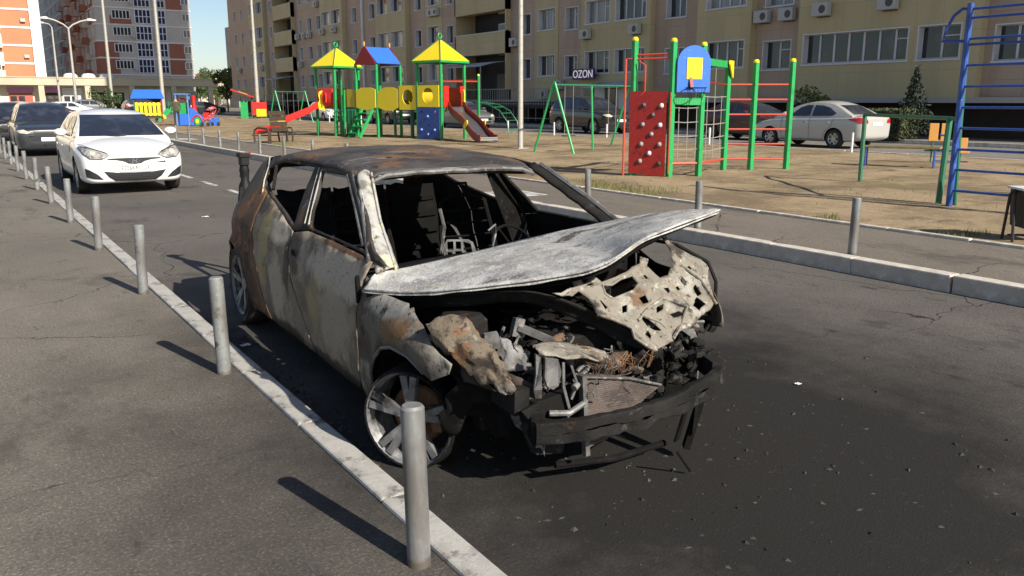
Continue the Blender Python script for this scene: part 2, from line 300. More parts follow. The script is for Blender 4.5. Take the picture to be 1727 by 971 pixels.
def copy_tree(o, parent=None):
    c = o.copy(); COL.objects.link(c); c.parent = parent
    for ch in list(o.children): copy_tree(ch, c)
    return c
def struct(name, mb, m, parent=None, **k):
    o = obj(name, mb, m, parent, **k)
    if not parent: o['kind'] = 'structure'
    return o
def resample(poly, step):
    out = []
    for i in range(len(poly)):
        a = Vector(poly[i]); b = Vector(poly[(i+1) % len(poly)]); n = max(1, int((b-a).length/step))
        out += [tuple(a.lerp(b, k/n)) for k in range(n)]
    return out
def inside(p, poly):
    x, y = p; c = False; j = len(poly)-1
    for i in range(len(poly)):
        xi, yi = poly[i]; xj, yj = poly[j]
        if (yi > y) != (yj > y) and x < (xj-xi)*(y-yi)/(yj-yi)+xi: c = not c
        j = i
    return c
def tri2d(poly, holes=(), step=.06):
    """dense triangulation of a 2D outline with holes"""
    loops = [resample(poly, step)]+[resample(h, step) for h in holes]
    V = []; E = []
    for L in loops:
        o = len(V); V += L; E += [(o+i, o+(i+1) % len(L)) for i in range(len(L))]
    xs = [p[0] for p in poly]; ys = [p[1] for p in poly]; rnd = random.Random(3)
    edge_pts = np.array(V)
    y = min(ys)+step*.5; r = 0
    while y < max(ys):
        x = min(xs)+step*(.5 if r % 2 else 1)
        while x < max(xs):
            p = (x+rnd.uniform(-.15,.15)*step, y+rnd.uniform(-.15,.15)*step)
            if inside(p, poly) and not any(inside(p, h) for h in holes) and np.min(np.hypot(edge_pts[:,0]-p[0], edge_pts[:,1]-p[1])) > step*.55: V.append(p)
            x += step
        y += step*.87; r += 1
    vv, ee, ff, *_ = delaunay_2d_cdt([Vector(p) for p in V], E, [], 0, 1e-6)
    F = []
    for t in ff:
        c = sum((vv[i] for i in t), Vector((0,0)))/len(t)
        if inside(c, poly) and not any(inside(c, h) for h in holes): F.append(tuple(t))
    return [tuple(v) for v in vv], F
def sheet(name, poly, holes, fn, m, parent, step=.06, thick=.004, smooth=True):
    v, f = tri2d(poly, holes, step); mb = MB(); mb.add([fn(*p) for p in v], f)
    return obj(name, mb, m, parent, smooth=smooth, solid=thick, ang=50)
def text_obj(name, s, size, m, parent, mtx, extrude=.002):
    cu = bpy.data.curves.new(name, 'FONT'); cu.body = s; cu.size = size; cu.align_x = 'CENTER'; cu.align_y = 'CENTER'; cu.extrude = extrude
    t = bpy.data.objects.new(name, cu); COL.objects.link(t); bpy.context.view_layer.update()
    me = bpy.data.meshes.new_from_object(t.evaluated_get(bpy.context.evaluated_depsgraph_get())); bpy.data.objects.remove(t)
    o = obj(name, me, m, parent); o.matrix_local = mtx; return o
def smoothlist(P, n):
    """Catmull-Rom resample of a list of tuples at n points"""
    P = np.array(P, float); N = len(P); out = []
    for k in range(n):
        u = k/(n-1)*(N-1); i = min(int(u), N-2); t = u-i
        p0 = P[max(i-1,0)]; p1 = P[i]; p2 = P[i+1]; p3 = P[min(i+2,N-1)]
        out.append(.5*((2*p1)+(-p0+p2)*t+(2*p0-5*p1+4*p2-p3)*t*t+(-p0+3*p1-3*p2+p3)*t**3))
    return out
def nz(x, y, z, s=1.): return noise.noise(Vector((x*s, y*s, z*s)))
ORD = ['first','second','third','fourth','fifth','sixth','seventh','eighth','ninth','tenth','eleventh','twelfth','thirteenth','fourteenth','fifteenth','sixteenth','seventeenth','eighteenth','nineteenth','twentieth']

# ------------------------------------------------------------------ ground, road, pavements
struct('ground', MB().grid(lambda u, v: (-700+1400*u, -300+1500*v, -.06), 4, 4), mat('far_ground', (.17,.15,.11), [((.1,.1,.06), .05, .45, .6)], rough=.95, coord='Generated'))
struct('road', MB().grid(lambda u, v: (1.36+5.92*u, -40+190*v, 0), 6, 60), asphalt('road_asphalt', (.122,.108,.096), (.080,.072,.065), (.15,.135,.119)))
struct('pavement', MB().grid(lambda u, v: (-30+31.305*u, -40+190*v, .03), 10, 60), asphalt('pavement_asphalt', (.178,.158,.132), (.130,.116,.098), (.205,.183,.154)))
struct('footpath', MB().box(7.37, 9.30, -40, 70, -.04, .125), asphalt('path_asphalt', (.170,.145,.118), (.135,.117,.096), (.195,.168,.138), False))
def soil_z(x, y):
    e = min(1, max(0, (x-9.6)/1.5))
    return .115+e*(.05*nz(x, y, 0, .35)+.022*nz(x, y, 4, 1.7)+.025+.06*min(1, max(0, (x-14)/7)))
struct('playground_soil', MB().grid(lambda u, v: (9.37+12.9*u, -20+105*v, soil_z(9.37+12.9*u, -20+105*v)), 70, 260), soil_mat(), smooth=True)
struct('courtyard_road', MB().box(22.36, 28.6, -40, 150, -.05, .155), asphalt('court_asphalt', (.20,.185,.165), (.155,.145,.13), (.24,.225,.20), False))
struct('building_pavement', MB().box(28.72, 45, -40, 118, -.05, .27), asphalt('court_paving', (.20,.18,.16), (.16,.15,.135), (.24,.22,.20), False))
struct('far_yard', MB().box(9.37, 22.3, 85, 150, -.05, .10), asphalt('yard_asphalt', (.20,.185,.165), (.155,.145,.13), (.24,.225,.20), False))
# kerbs, stone by stone
def kerb(name, x0, x1, z0, z1, ya, yb, step, m, jit=.0022, bev=.012):
    k = bpy.data.objects.new(name, None); COL.objects.link(k); k['kind'] = 'structure'
    me = None; y = ya; i = 0
    while y < yb:
        if me is None:
            o = obj('kerb_stone', MB().box(x0, x1, 0, step-.006, z0, z1), m, k, bevel=bev); me = o.data
        else:
            o = bpy.data.objects.new('kerb_stone', me); COL.objects.link(o); o.parent = k
            b = o.modifiers.new('bevel', 'BEVEL'); b.width = bev; b.segments = 2
        o.location = (random.uniform(-jit, jit), y, random.uniform(-jit, jit)); o.rotation_euler = (0, 0, R(random.uniform(-.08,.08)))
        y += step; i += 1
    return k
kerb('painted_edging', 1.31, 1.44, -.1, .047, -3, 62, 1.0, 'white_paint_stone', .004)
kerb('kerb', 7.20, 7.36, -.1, .158, -3, 62, 1.0, 'kerb_stone')
kerb('path_edging', 9.30, 9.38, -.1, .16, -3, 70, 1.0, 'kerb_stone')
kerb('courtyard_kerb', 22.26, 22.36, -.1, .215, -2, 84, 2.0, 'kerb_stone')
kerb('building_kerb', 28.6, 28.72, -.1, .30, -2, 118, 3.0, 'kerb_stone')
# painted dashes down the middle of the road
lm = bpy.data.objects.new('lane_marking', None); COL.objects.link(lm); lm['kind'] = 'structure'
for k in range(14): obj('dash', MB().box(4.24, 4.35, 15.4+2.05*k, 16.45+2.05*k, .001, .005), 'line_paint', lm)
bay = bpy.data.objects.new('crossing_marking', None); COL.objects.link(bay); bay['kind'] = 'structure'
obj('paint_patch', MB().box(7.39, 8.2, 11.5, 12.4, .127, .131), 'line_paint', bay)
obj('paint_patch', MB().box(7.39, 8.4, 36.2, 37.6, .127, .131), 'line_paint', bay)

# ------------------------------------------------------------------ bollards
def bollard_mesh(h, r):
    mb = MB().lathe([(0,h-.004),(r-.008,h-.002),(r,h-.012),(r,-.05)], n=18); return mb
bl = obj('bollard', bollard_mesh(.60, .042), 'bollard', smooth=True)
for k in range(15):
    o = bl if k == 0 else bl.copy()
    if k: COL.objects.link(o)
    o.location = (1.225, 2.49+2.6*k, .03); o.rotation_euler = (R(random.uniform(-1.6,1.6)), R(random.uniform(-1.6,1.6)), random.random()*6)
    lab = 'grey steel bollard in front of the wreck\'s front wheel, nearest the camera' if k == 0 else 'grey steel bollard, %s from the camera along the left white edging' % ORD[k]
    tag(o, lab, 'bollard', 'bollards along the left white edging')
br = obj('bollard', bollard_mesh(.59, .044), 'bollard', smooth=True)
ys = [5.21, 7.37, 9.53, 11.75]+[14.0+2.2*k for k in range(11)]
for k, y in enumerate(ys):
    o = br if k == 0 else br.copy()
    if k: COL.objects.link(o)
    o.location = (7.5, y, .12); o.rotation_euler = (R(random.uniform(-1,1)), R(random.uniform(-1,1)), random.random()*6)
    tag(o, 'grey steel bollard on the right footpath, %s from the camera along the kerb' % ORD[k], 'bollard', 'bollards along the right kerb')
bs = obj('bollard', bollard_mesh(.55, .035), 'white_trim', smooth=True)
for k, (x, y, z) in enumerate([(22.0,15.6,.2),(22.05,21.3,.2),(22.05,24.0,.2),(22.05,26.9,.2),(22.05,30.5,.2),(22.05,34.2,.2),(22.05,38,.2),(22.05,42,.2),(22.05,46.5,.2),(22.05,51.5,.2),(22.05,57,.2),(22.05,63,.2)]):
    o = bs if k == 0 else bs.copy()
    if k: COL.objects.link(o)
    o.location = (x, y, z)
    tag(o, 'thin white bollard at the courtyard road beyond the playground, %s from the right' % ORD[k], 'bollard', 'white bollards along the courtyard road')

# ------------------------------------------------------------------ burnt car (local: x lateral, y rearwards, z up; front axle at y = 0)
TH = R(2.04)
BC = thing('burned_car', 'burnt-out hatchback with buckled hood and no glass on the near road', 'car', (2.44, 3.25, 0), -TH)
def side_a(b, z, sgn=-1, dent=1.):
    a = np.interp(z, [.12,.2,.35,.6,.78,.88,.98,1.24,1.30], [.80,.835,.865,.882,.855,.822,.765,.605,.56])
    if b < .1: a -= .22*(.1-b)**1.6
    if b > 3.05: a -= .32*(b-3.05)**1.5
    for c in (0., 3.07):
        r = math.hypot(b-c, z-.27); a += .022*math.exp(-((r-.36)/.07)**2)
    a += .014*math.exp(-((z-.70-.05*(b-1))/.05)**2)          # shoulder crease
    if b < .5 and z > .56: a -= 1.6*(z-.56)**2*min(1, (.5-b)/.3)
    a += dent*(.012*nz(b, z, 1., 2.2)+.006*nz(b, z, 6., 6.)+.0025*nz(b, z, 3., 19.))
    return sgn*a
def LS(b, z): return (side_a(b, z), b, z)
def RS(b, z): return (side_a(b, z, 1), b, z)
arch_f = [(-.17,.515),(-.05,.56),(.10,.565),(.22,.53),(.32,.46),(.40,.36),(.44,.26),(.45,.17)]
arch_r = [(2.68,.19),(2.70,.32),(2.74,.43),(2.82,.54),(2.93,.615),(3.08,.645),(3.23,.61),(3.34,.53),(3.40,.42),(3.42,.34)]
P_fender = [(.50,.815),(.42,.775),(.30,.755),(.20,.75),(.10,.756),(.06,.738),(.035,.752),(.0,.735),(-.06,.716),(-.10,.706),(-.14,.690),(-.23,.650),(-.30,.624),(-.37,.60),(-.345,.55),(-.25,.50)]+arch_f+[(.60,.17),(.598,.26),(.548,.6)]
P_fdoor = [(.516,.82),(.562,.6),(.612,.26),(.625,.195),(1.32,.195),(1.42,.29),(1.57,.45),(1.70,.62),(1.745,.78),(1.74,.868),(1.50,.905),(1.1,.908),(.62,.90),(.49,.885)]
P_rdoor = [(1.755,.87),(1.76,.78),(1.715,.61),(1.585,.44),(1.44,.285),(1.37,.20),(2.30,.20),(2.44,.42),(2.555,.65),(2.585,.87),(2.58,1.022),(2.33,.985),(2.05,.935)]
P_quart = [(2.595,1.03),(2.60,.87),(2.57,.64),(2.455,.415),(2.32,.195)]+arch_r+[(3.50,.36),(3.60,.46),(3.62,.60),(3.58,.74),(3.42,.80),(3.34,.90),(3.26,1.03),(3.12,1.19),(3.02,1.235),(2.92,1.20),(2.86,1.125),(2.74,1.06)]
def arch_lip(arch, sgn, m):
    mb = MB(); F = LS if sgn < 0 else RS
    mb.tube([F(b, z) for b, z in arch], .009, 6); return obj('wheel_arch_lip', mb, m, BC, smooth=True)
sheet('front_fender', P_fender, [], LS, 'burn_fender', BC, .04)
sheet('front_door', P_fdoor, [], LS, 'burn_door', BC, .045)
sheet('rear_door', P_rdoor, [], LS, 'burn_rear_door', BC, .045)
sheet('rear_quarter_panel', P_quart, [], LS, 'burn_rust', BC, .045)
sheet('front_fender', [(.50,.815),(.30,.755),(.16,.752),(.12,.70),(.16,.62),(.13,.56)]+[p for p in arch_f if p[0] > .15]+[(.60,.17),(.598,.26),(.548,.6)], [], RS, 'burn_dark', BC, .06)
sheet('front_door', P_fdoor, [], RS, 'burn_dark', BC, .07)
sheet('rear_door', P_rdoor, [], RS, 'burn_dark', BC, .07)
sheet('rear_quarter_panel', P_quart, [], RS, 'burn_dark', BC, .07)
arch_lip(arch_f, -1, 'burn_grey'); arch_lip(arch_r, -1, 'burn_rust')
h = MB(); h.bar(LS(1.57,.765), LS(1.66,.762), .016, .035); obj('door_handle', h, 'burn_black', BC)
h = MB(); h.prism([(.0,.0),(.012,.0),(.022,.06),(.016,.10),(.002,.085)], lambda u, v: (-.885-.06*v, .545-u*1.2, .68+v*1.4), (.02,.0,0)); obj('torn_flap', h, 'burn_black', BC)
# sills and inner structure
for s in (-1, 1):
    mb = MB(); mb.grid(lambda u, v: (s*(.80+.02*math.sin(v*3.1)-.05*(1-v)), .47+1.86*u, .10+.115*v), 24, 4); obj('sill', mb, 'burn_black', BC, smooth=True, solid=.01)
    mb = MB()
    for c, z in ((0,.24),(3.07,.30)):
        mb = MB(); n = 18; L = []
        for k in range(n+1):
            t = math.pi*(k/n) if c else math.pi*(.34+.66*k/n); L.append((c-.42*math.cos(t), z+.37*math.sin(t)))
        for k in range(n):
            (b0, z0), (b1, z1) = L[k], L[k+1]
            mb.add([(s*.84,b0,z0),(s*.84,b1,z1),(s*.48,b1,z1),(s*.48,b0,z0)], [(0,1,2,3)])
        mb.add([(s*.49,b,z_) for b, z_ in L], [tuple(range(len(L)))])
        obj('wheel_housing', mb, 'burn_black', BC, solid=.006)
# greenhouse side frames with window openings
win_f = [(.60,.922),(1.50,.924),(1.765,1.226),(1.33,1.232)]
win_r = [(1.79,.905),(2.05,.955),(2.33,1.0),(2.57,1.04),(2.78,1.10),(2.85,1.172),(2.60,1.232),(1.95,1.242)]
P_green = [(.40,.868),(.80,1.06),(1.10,1.195),(1.26,1.262),(1.5,1.282),(1.9,1.288),(2.4,1.282),(2.8,1.262),(3.0,1.238),(2.905,1.195),(2.85,1.122),(2.73,1.055),(2.57,1.018),(2.33,.98),(2.05,.93),(1.755,.875),(1.50,.91),(1.1,.913),(.62,.905)]
def inset(F, d): return lambda b, z: (F(b, z)[0]*(1-d), b, z)
sheet('window_frame', P_green, [win_f, win_r], inset(LS, .012), 'burn_edge', BC, .04, .018)
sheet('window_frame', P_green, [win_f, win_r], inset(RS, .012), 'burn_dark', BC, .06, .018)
for F, mm in ((LS, 'burn_pillar'), (RS, 'burn_dark')):      # light edge strips of the door frames
    mb = MB(); mb.tube([F(1.53,.935), F(1.66,1.08), F(1.785,1.235)], .010, 6); mb.tube([F(1.60,.935), F(1.73,1.08), F(1.86,1.24)], .007, 6); obj('door_frame_edge', mb, mm, BC, smooth=True)
mb = MB(); mb.tube([LS(.52,.885), LS(.85,1.06), LS(1.30,1.255)], .012, 6); mb.tube([LS(.66,.94), LS(1.0,1.09), LS(1.345,1.235)], .008, 6); obj('door_frame_edge', mb, 'burn_grey', BC, smooth=True)
mb = MB(); mb.tube([LS(2.70,1.02), LS(2.80,1.09), LS(2.88,1.18), LS(2.98,1.24)], .009, 6); obj('window_seal', mb, 'burn_pillar', BC, smooth=True)
mb = MB(); mb.bar(LS(2.52,1.055), LS(2.70,1.20), .02, .018); obj('window_divider', mb, 'burn_dark', BC)
# roof
def roof_pt(u, v):
    b = 1.16+1.98*v; wr = np.interp(b, [1.16,1.35,2.3,3.14], [.535,.60,.615,.55]); a = (-1+2*u)*wr
    zc = np.interp(b, [1.16,1.4,1.8,2.2,2.6,3.0,3.14], [1.262,1.305,1.335,1.342,1.325,1.28,1.245]); ze = np.interp(b, [1.16,1.5,2.2,2.8,3.14], [1.243,1.285,1.292,1.262,1.215])
    e = abs(-1+2*u); z = ze+(zc-ze)*(1-e**2.4)
    if e > .93: z -= (e-.93)*.35
    k = (1-e**4); z += k*(.012*nz(a, b, 0, 2.6)+.008*nz(a, b, 3, 6)+.003*nz(a, b, 5, 20))
    z -= .022*math.exp(-((a-.1)/.25)**2-((b-1.55)/.18)**2)
    return (a, b, z)
obj('roof', MB().grid(roof_pt, 46, 60), 'burn_roof', BC, smooth=True, solid=.012)
mb = MB(); mb.tube([tuple(Vector(roof_pt(u/12, 0))+Vector((0,-.004,-.012))) for u in range(13)], .014, 6); obj('roof_header', mb, 'burn_grey', BC, smooth=True)
mb = MB(); mb.grid(lambda u, v: (-.52+1.04*u, 1.19+.10*v, 1.215-.01*v+.02*math.sin(math.pi*u)), 10, 3); obj('header_beam', mb, 'burn_dark', BC, solid=.02)
for b in (1.75, 2.25, 2.8):
    obj('roof_bow', MB().tube([(a, b, roof_pt((a/.6+1)/2*.96+.02, (b-1.16)/1.98)[2]-.035) for a in (-.55,-.3,0,.3,.55)], .014, 6), 'burn_dark', BC)
# A pillars: flaking near one, sooty far one
def pillar(pts, wd, m):
    mb = MB(); P = [Vector(p) for p in pts]; n = 16
    def f(u, v):
        t = u*(len(P)-1); i = min(int(t), len(P)-2); p = P[i].lerp(P[i+1], t-i)
        k = (v-.5); return (p.x+k*wd*(1.15-.35*u)+.006*nz(u*4, v, 2, 3), p.y-.022*math.cos(k*3.1)+.055*v, p.z+.022*math.cos(k*3.1)+.004*nz(u*9, v, 7, 3))
    mb.grid(f, n*2, 8); return obj('front_pillar', mb, m, BC, smooth=True, solid=.02)
pillar([(-.75,.44,.835),(-.675,.80,1.03),(-.56,1.20,1.245)], .115, 'burn_pillar')
mb = MB(); mb.tube([(-.715,.435,.845),(-.645,.79,1.045),(-.53,1.18,1.255)], .008, 6); mb.tube([(-.79,.43,.85),(-.715,.79,1.045),(-.60,1.19,1.25)], .007, 6); obj('pillar_flange', mb, 'burn_pillar', BC, smooth=True)
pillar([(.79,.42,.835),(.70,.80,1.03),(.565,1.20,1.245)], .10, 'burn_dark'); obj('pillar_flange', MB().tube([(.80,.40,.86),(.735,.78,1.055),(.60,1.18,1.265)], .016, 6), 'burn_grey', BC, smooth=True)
# far B pillar with belt and rear closure
mb = MB(); mb.bar((.80,1.62,.55), (.60,1.82,1.26), .05, .11); mb.tube([(.775,1.6,.5),(.76,1.63,.9),(.57,1.80,1.24)], .014, 6); obj('centre_pillar', mb, 'burn_dark', BC)
mb = MB(); mb.bar((-.80,1.64,.30), (-.74,1.64,.92), .05, .14); obj('centre_pillar', mb, 'burn_black', BC)
P_tail = [(-.60,1.22),(.60,1.22),(.78,.86),(.80,.45),(-.80,.45),(-.78,.86)]
def tailf(a, z): return (a, 3.62-.62*max(0, z-.74)/.5-.12*(a/.8)**2-.05*max(0, .74-z)+.01*nz(a, z, 2, 4), z)
sheet('tailgate', P_tail, [[(-.50,1.17),(.50,1.17),(.60,.92),(-.60,.92)]], tailf, 'burn_rust', BC, .06, .015)
sheet('rear_bumper_panel', [(-.78,.46),(.78,.46),(.72,.24),(-.72,.24)], [], lambda a, z: (a, 3.64-.14*(a/.8)**2+.012*nz(a, z, 2, 5), z), 'burn_black', BC, .06, .01)
# floor, firewall, dashboard remains, seats
obj('floor_pan', MB().grid(lambda u, v: (-.80+1.6*u, .5+3.0*v, .175+.05*math.exp(-((u-.5)/.09)**2)+.02*nz(u*3, v*5, 0)), 16, 24), 'burn_black', BC, smooth=True, solid=.01)
obj('bulkhead', MB().grid(lambda u, v: (-.78+1.56*u, .52+.05*nz(u*4, v*3, 1), .2+.60*v), 14, 8), 'burn_black', BC, smooth=True, solid=.01)
cow = MB().grid(lambda u, v: (-.78+1.56*u, .40+.16*v+.09*math.sin(math.pi*u), .80+.035*v+.02*math.sin(math.pi*u)+.012*nz(u*9, v*4, 2)), 20, 5); obj('cowl_panel', cow, 'burn_black', BC, smooth=True, solid=.008)
mb = MB(); mb.tube([(-.72,.84,.72),(-.3,.86,.74),(.3,.86,.75),(.72,.84,.73)], .026, 8); mb.bar((-.1,.86,.74), (-.12,1.0,.3), .03, .02); mb.bar((.14,.86,.74), (.16,1.0,.3), .03, .02); obj('dashboard_beam', mb, 'burn_black', BC, smooth=True)
def stackf(u, v): return (-.16+u+.10*v, 1.02+.25*v, .76+.95*v-.12*u)
sheet('radio_bracket', [(0,0),(.20,.0),(.21,.05),(.19,.10),(.16,.115),(.02,.11),(-.01,.06)], [[(.02,.05),(.06,.05),(.06,.10),(.02,.095)],[(.075,.055),(.11,.055),(.11,.10),(.075,.10)],[(.125,.04),(.185,.035),(.175,.09),(.125,.10)],[(.07,.01),(.115,.01),(.115,.042),(.07,.042)],[(.02,.012),(.05,.012),(.05,.035),(.02,.035)]], stackf, 'burn_bracket', BC, .02, .006, False)
for P, r_ in (([(-.17,1.05,.80),(-.12,1.08,.65),(-.05,1.02,.48)], .006), ([(-.19,.98,.88),(-.15,1.0,.74),(-.17,1.0,.5)], .005), ([(.12,1.0,.9),(.18,1.02,.93),(.20,1.05,.87),(.15,1.0,.80)], .007), ([(.05,1.5,.98),(.08,1.5,.86),(.03,1.45,.7)], .012)): obj('loose_wire', MB().tube(P, r_, 5), 'burn_bracket', BC)
mb = MB(); mb.tube([(.38+.17*math.cos(t), 1.10+.07*math.sin(t), .83+.16*math.sin(t)) for t in [2*math.pi*k/20 for k in range(20)]], .009, 6, True); mb.tube([(.38,1.10,.83),(.38,.9,.74)], .022, 8)
for t in (.2, 2.2, 4.4): mb.tube([(.38,1.10,.83),(.38+.17*math.cos(t), 1.10+.07*math.sin(t), .83+.16*math.sin(t))], .007, 5)
mb.v = [(x, y, z-.10-.25*(x-.38)) for x, y, z in mb.v]; obj('steering_wheel', mb, 'burn_black', BC, smooth=True)
for a in (-.38, .38):
    mb = MB()
    mb.tube([(a-.2,1.62,.42),(a-.2,1.75,.75),(a-.17,1.82,.98),(a-.08,1.84,1.02),(a+.08,1.84,1.02),(a+.17,1.82,.98),(a+.2,1.75,.75),(a+.2,1.62,.42)], .014, 6)
    for k in range(6): mb.tube([(a-.19,1.68+.025*k,.5+.085*k),(a,1.70+.025*k,.49+.085*k),(a+.19,1.68+.025*k,.5+.085*k)], .005, 5)
    mb.tube([(a-.06,1.84,1.02),(a-.05,1.86,1.10),(a+.05,1.86,1.10),(a+.06,1.84,1.02)], .008, 5)
    mb.grid(lambda u, v: (a-.22+.44*u, 1.15+.5*v, .40+.03*nz(u*4, v*4, a)), 8, 8)
    obj('seat_frame', mb, 'burn_black', BC, solid=.004)
for a0, a1 in ((-.62,-.22), (-.20,.20), (.22,.62)):
    mb = MB(); mb.grid(lambda u, v: (a0+(a1-a0)*u, 2.62+.16*v+.02*nz(u*3, v*3, a0), .46+.56*v+.03*nz(u*5, v*2, 4+a0)), 10, 10); obj('seat_back_panel', mb, 'burn_seat' if a0 < -.3 else 'burn_black', BC, smooth=True, solid=.008)
    mb = MB()
    for k in range(4): mb.bar((a0+.02, 2.60+.04*k, .54+.12*k), (a1-.02, 2.60+.04*k, .55+.12*k), .014, .03)
    obj('seat_back_rib', mb, 'burn_seat' if a0 < -.3 else 'burn_black', BC)
# ---- front end
Rc = [(-.82,.45,.835),(-.61,.47,.846),(-.24,.55,.868),(.14,.56,.915),(.50,.50,.968),(.72,.18,1.058),(.80,-.15,1.105)]
Fc = [(-.885,.44,.765),(-.75,.20,.782),(-.60,-.05,.830),(-.32,-.33,.900),(-.14,-.46,.958),(.12,-.46,1.062),(.78,-.22,1.112)]
def hood_pt(u, v):
    p = RcS[int(u*60)]; q = FcS[int(u*60)]; t = v
    x = p[0]+(q[0]-p[0])*t; y = p[1]+(q[1]-p[1])*t; z = p[2]+(q[2]-p[2])*t
    z += .020*math.sin(math.pi*t)*(math.sin(math.pi*u)**.7)
    k = math.sin(math.pi*t)**.5
    z += k*(.010*nz(x, y, 1, 6)+.005*nz(x, y, 4, 15)+.002*nz(x, y, 9, 40))
    z -= .022*k*math.exp(-((u-.50-.25*t)/.05)**2)+(-.012*k*math.exp(-((u-.56-.25*t)/.05)**2))
    return (x, y, z)
RcS = smoothlist(Rc, 61); FcS = smoothlist(Fc, 61)
hs = obj('hood', MB().grid(hood_pt, 60, 24), 'burn_hood', BC, smooth=True, solid=.008)
mb = MB(); mb.grid(lambda u, v: tuple(np.array(FcS[int(u*60)])+np.array([.0, .026*math.sin(v*2.6)-.008*v, -.017*v+.006*nz(u*14, v, 3)*v])), 60, 5); obj('hood_lip', mb, 'burn_hood', hs, smooth=True, solid=.004)
mb = MB()
for p_, q_ in (((.08,.30),(.55,.42)), ((.14,.72),(.60,.66)), ((.66,.15),(.90,.62))):
    mb.tube([tuple(np.array(hood_pt(p_[0]+(q_[0]-p_[0])*k/14, p_[1]+(q_[1]-p_[1])*k/14))+np.array([0,0,-.002])) for k in range(15)], [.001]+[.006]*13+[.001], 6)
o = obj('hood_crease', mb, 'burn_hood', hs, smooth=True); o['kind'] = 'stuff'
RIDGE = [[(-.26,.825),(-.10,.855),(.13,.862),(.27,.90)],[(-.13,.79),(-.05,.74),(.06,.75),(.20,.79),(.28,.82),(.33,.80),(.42,.82),(.47,.90),(.47,.98)],[(.05,.68),(.14,.73),(.24,.765),(.34,.74),(.40,.69)],[(.06,.62),(.13,.68),(.22,.60)],[(.20,.60),(.28,.65),(.38,.66),(.53,.69)],[(.57,.70),(.58,.79),(.61,.85),(.55,.91)],[(.10,.58),(.02,.66),(-.10,.73)]]
def seg_d(p, q, x, y):
    dx, dy = q[0]-p[0], q[1]-p[1]; t = max(0, min(1, ((x-p[0])*dx+(y-p[1])*dy)/(dx*dx+dy*dy))); return math.hypot(x-p[0]-t*dx, y-p[1]-t*dy)
def frame_pt(a, z):
    d = min(seg_d(L[i], L[i+1], a, z) for L in RIDGE for i in range(len(L)-1))
    b = -.18-.9*(.95-z)+.022*nz(a, z, 1, 7)+.010*nz(a, z, 2, 18)+.004*nz(a, z, 5, 45)-.035*math.exp(-((a-.33)/.12)**2-((z-.72)/.07)**2)
    return (a, b-.030*math.exp(-(d/.020)**2), z-.006*math.exp(-(d/.020)**2))
P_in = [(-.292,.823),(-.21,.839),(-.173,.842),(-.159,.872),(-.123,.874),(-.121,.85),(-.058,.879),(-.018,.843),(.131,.872),(.244,.899),(.271,.921),(.313,.904),(.284,.883),(.321,.826),(.386,.833),(.443,.883),(.458,.931),(.456,.991),(.487,.992),(.521,.947),(.56,.915),(.627,.878),(.643,.838),(.593,.808),(.575,.73),(.555,.678),(.49,.655),(.42,.640),(.33,.615),(.267,.60),(.193,.575),(.117,.558),(.077,.578),(.031,.617),(.02,.667),(-.053,.706),(-.118,.728),(-.118,.756),(-.129,.794),(-.151,.815),(-.188,.797)]
H_in = [[(-.014,.827),(.041,.822),(.094,.846),(.174,.851),(.186,.814),(.142,.792),(.058,.778),(.016,.77),(-.015,.792)],
        [(.101,.698),(.131,.695),(.158,.667),(.183,.636),(.153,.633),(.115,.659)], [(.216,.714),(.259,.728),(.247,.705),(.208,.691)],
        [(.274,.682),(.321,.693),(.349,.678),(.283,.669)], [(-.074,.773),(-.057,.774),(-.047,.748),(-.065,.743)],
        [(-.225,.822),(-.21,.826),(-.20,.815),(-.215,.811)], [(-.11,.845),(-.085,.852),(-.08,.842),(-.10,.836)], [(.38,.78),(.40,.785),(.405,.77),(.385,.766)], [(.24,.84),(.255,.843),(.256,.83),(.243,.828)], [(.52,.85),(.545,.855),(.548,.84),(.525,.836)], [(.43,.70),(.50,.725),(.52,.70),(.45,.682)]]
H_in += [[(.03,.745),(.06,.75),(.05,.715),(.025,.71)],[(.145,.765),(.185,.775),(.18,.748),(.15,.742)],[(.30,.79),(.325,.795),(.33,.772),(.305,.768)],[(.44,.80),(.47,.815),(.48,.79),(.45,.775)],[(.50,.76),(.53,.775),(.535,.735),(.505,.725)],[(.10,.62),(.125,.635),(.13,.61),(.11,.60)],[(.40,.935),(.405,.935),(.405,.93),(.40,.93)]][:-1]
fr = sheet('hood_inner_frame', P_in, H_in, frame_pt, 'burn_frame', BC, .014, .006)
def rim_tube(pts, r): return [tuple(Vector(frame_pt(*p))+Vector((0,-.006,0))) for p in pts]
mb = MB(); mb.tube(rim_tube(H_in[0], .006), .006, 5, True); mb.tube(rim_tube([(-.118,.728),(-.053,.706),(.02,.667),(.031,.617),(.077,.578),(.117,.558)], .006), .007, 5)
mb.tube(rim_tube([(.07,.69),(.16,.72),(.26,.76),(.36,.72),(.30,.64),(.22,.60)], .006), .008, 5); mb.tube(rim_tube([(.10,.71),(.20,.66),(.25,.60)], .006), .007, 5); mb.tube(rim_tube([(.443,.883),(.50,.86),(.56,.80),(.57,.70)], .006), .007, 5)
obj('pressed_rib', mb, 'burn_frame', fr, smooth=True)
# lower rim of the hood frame down to the latch, shading put into its dark colour
Aq = smoothlist([(-.87,.44,.745),(-.60,.0,.80),(-.36,-.24,.825),(-.12,-.34,.735),(.03,-.45,.64),(.10,-.54,.575)], 41); Bq = smoothlist([(-.84,.46,.66),(-.57,.05,.725),(-.33,-.16,.755),(-.10,-.30,.655),(.02,-.42,.575),(.09,-.53,.555)], 41)
mb = MB(); mb.grid(lambda u, v: tuple(Aq[int(u*40)]*(1-v)+Bq[int(u*40)]*v+np.array([0,.02*math.sin(v*3.1),0])), 40, 4); obj('hood_frame_edge', mb, 'burn_dark', BC, smooth=True, solid=.006)
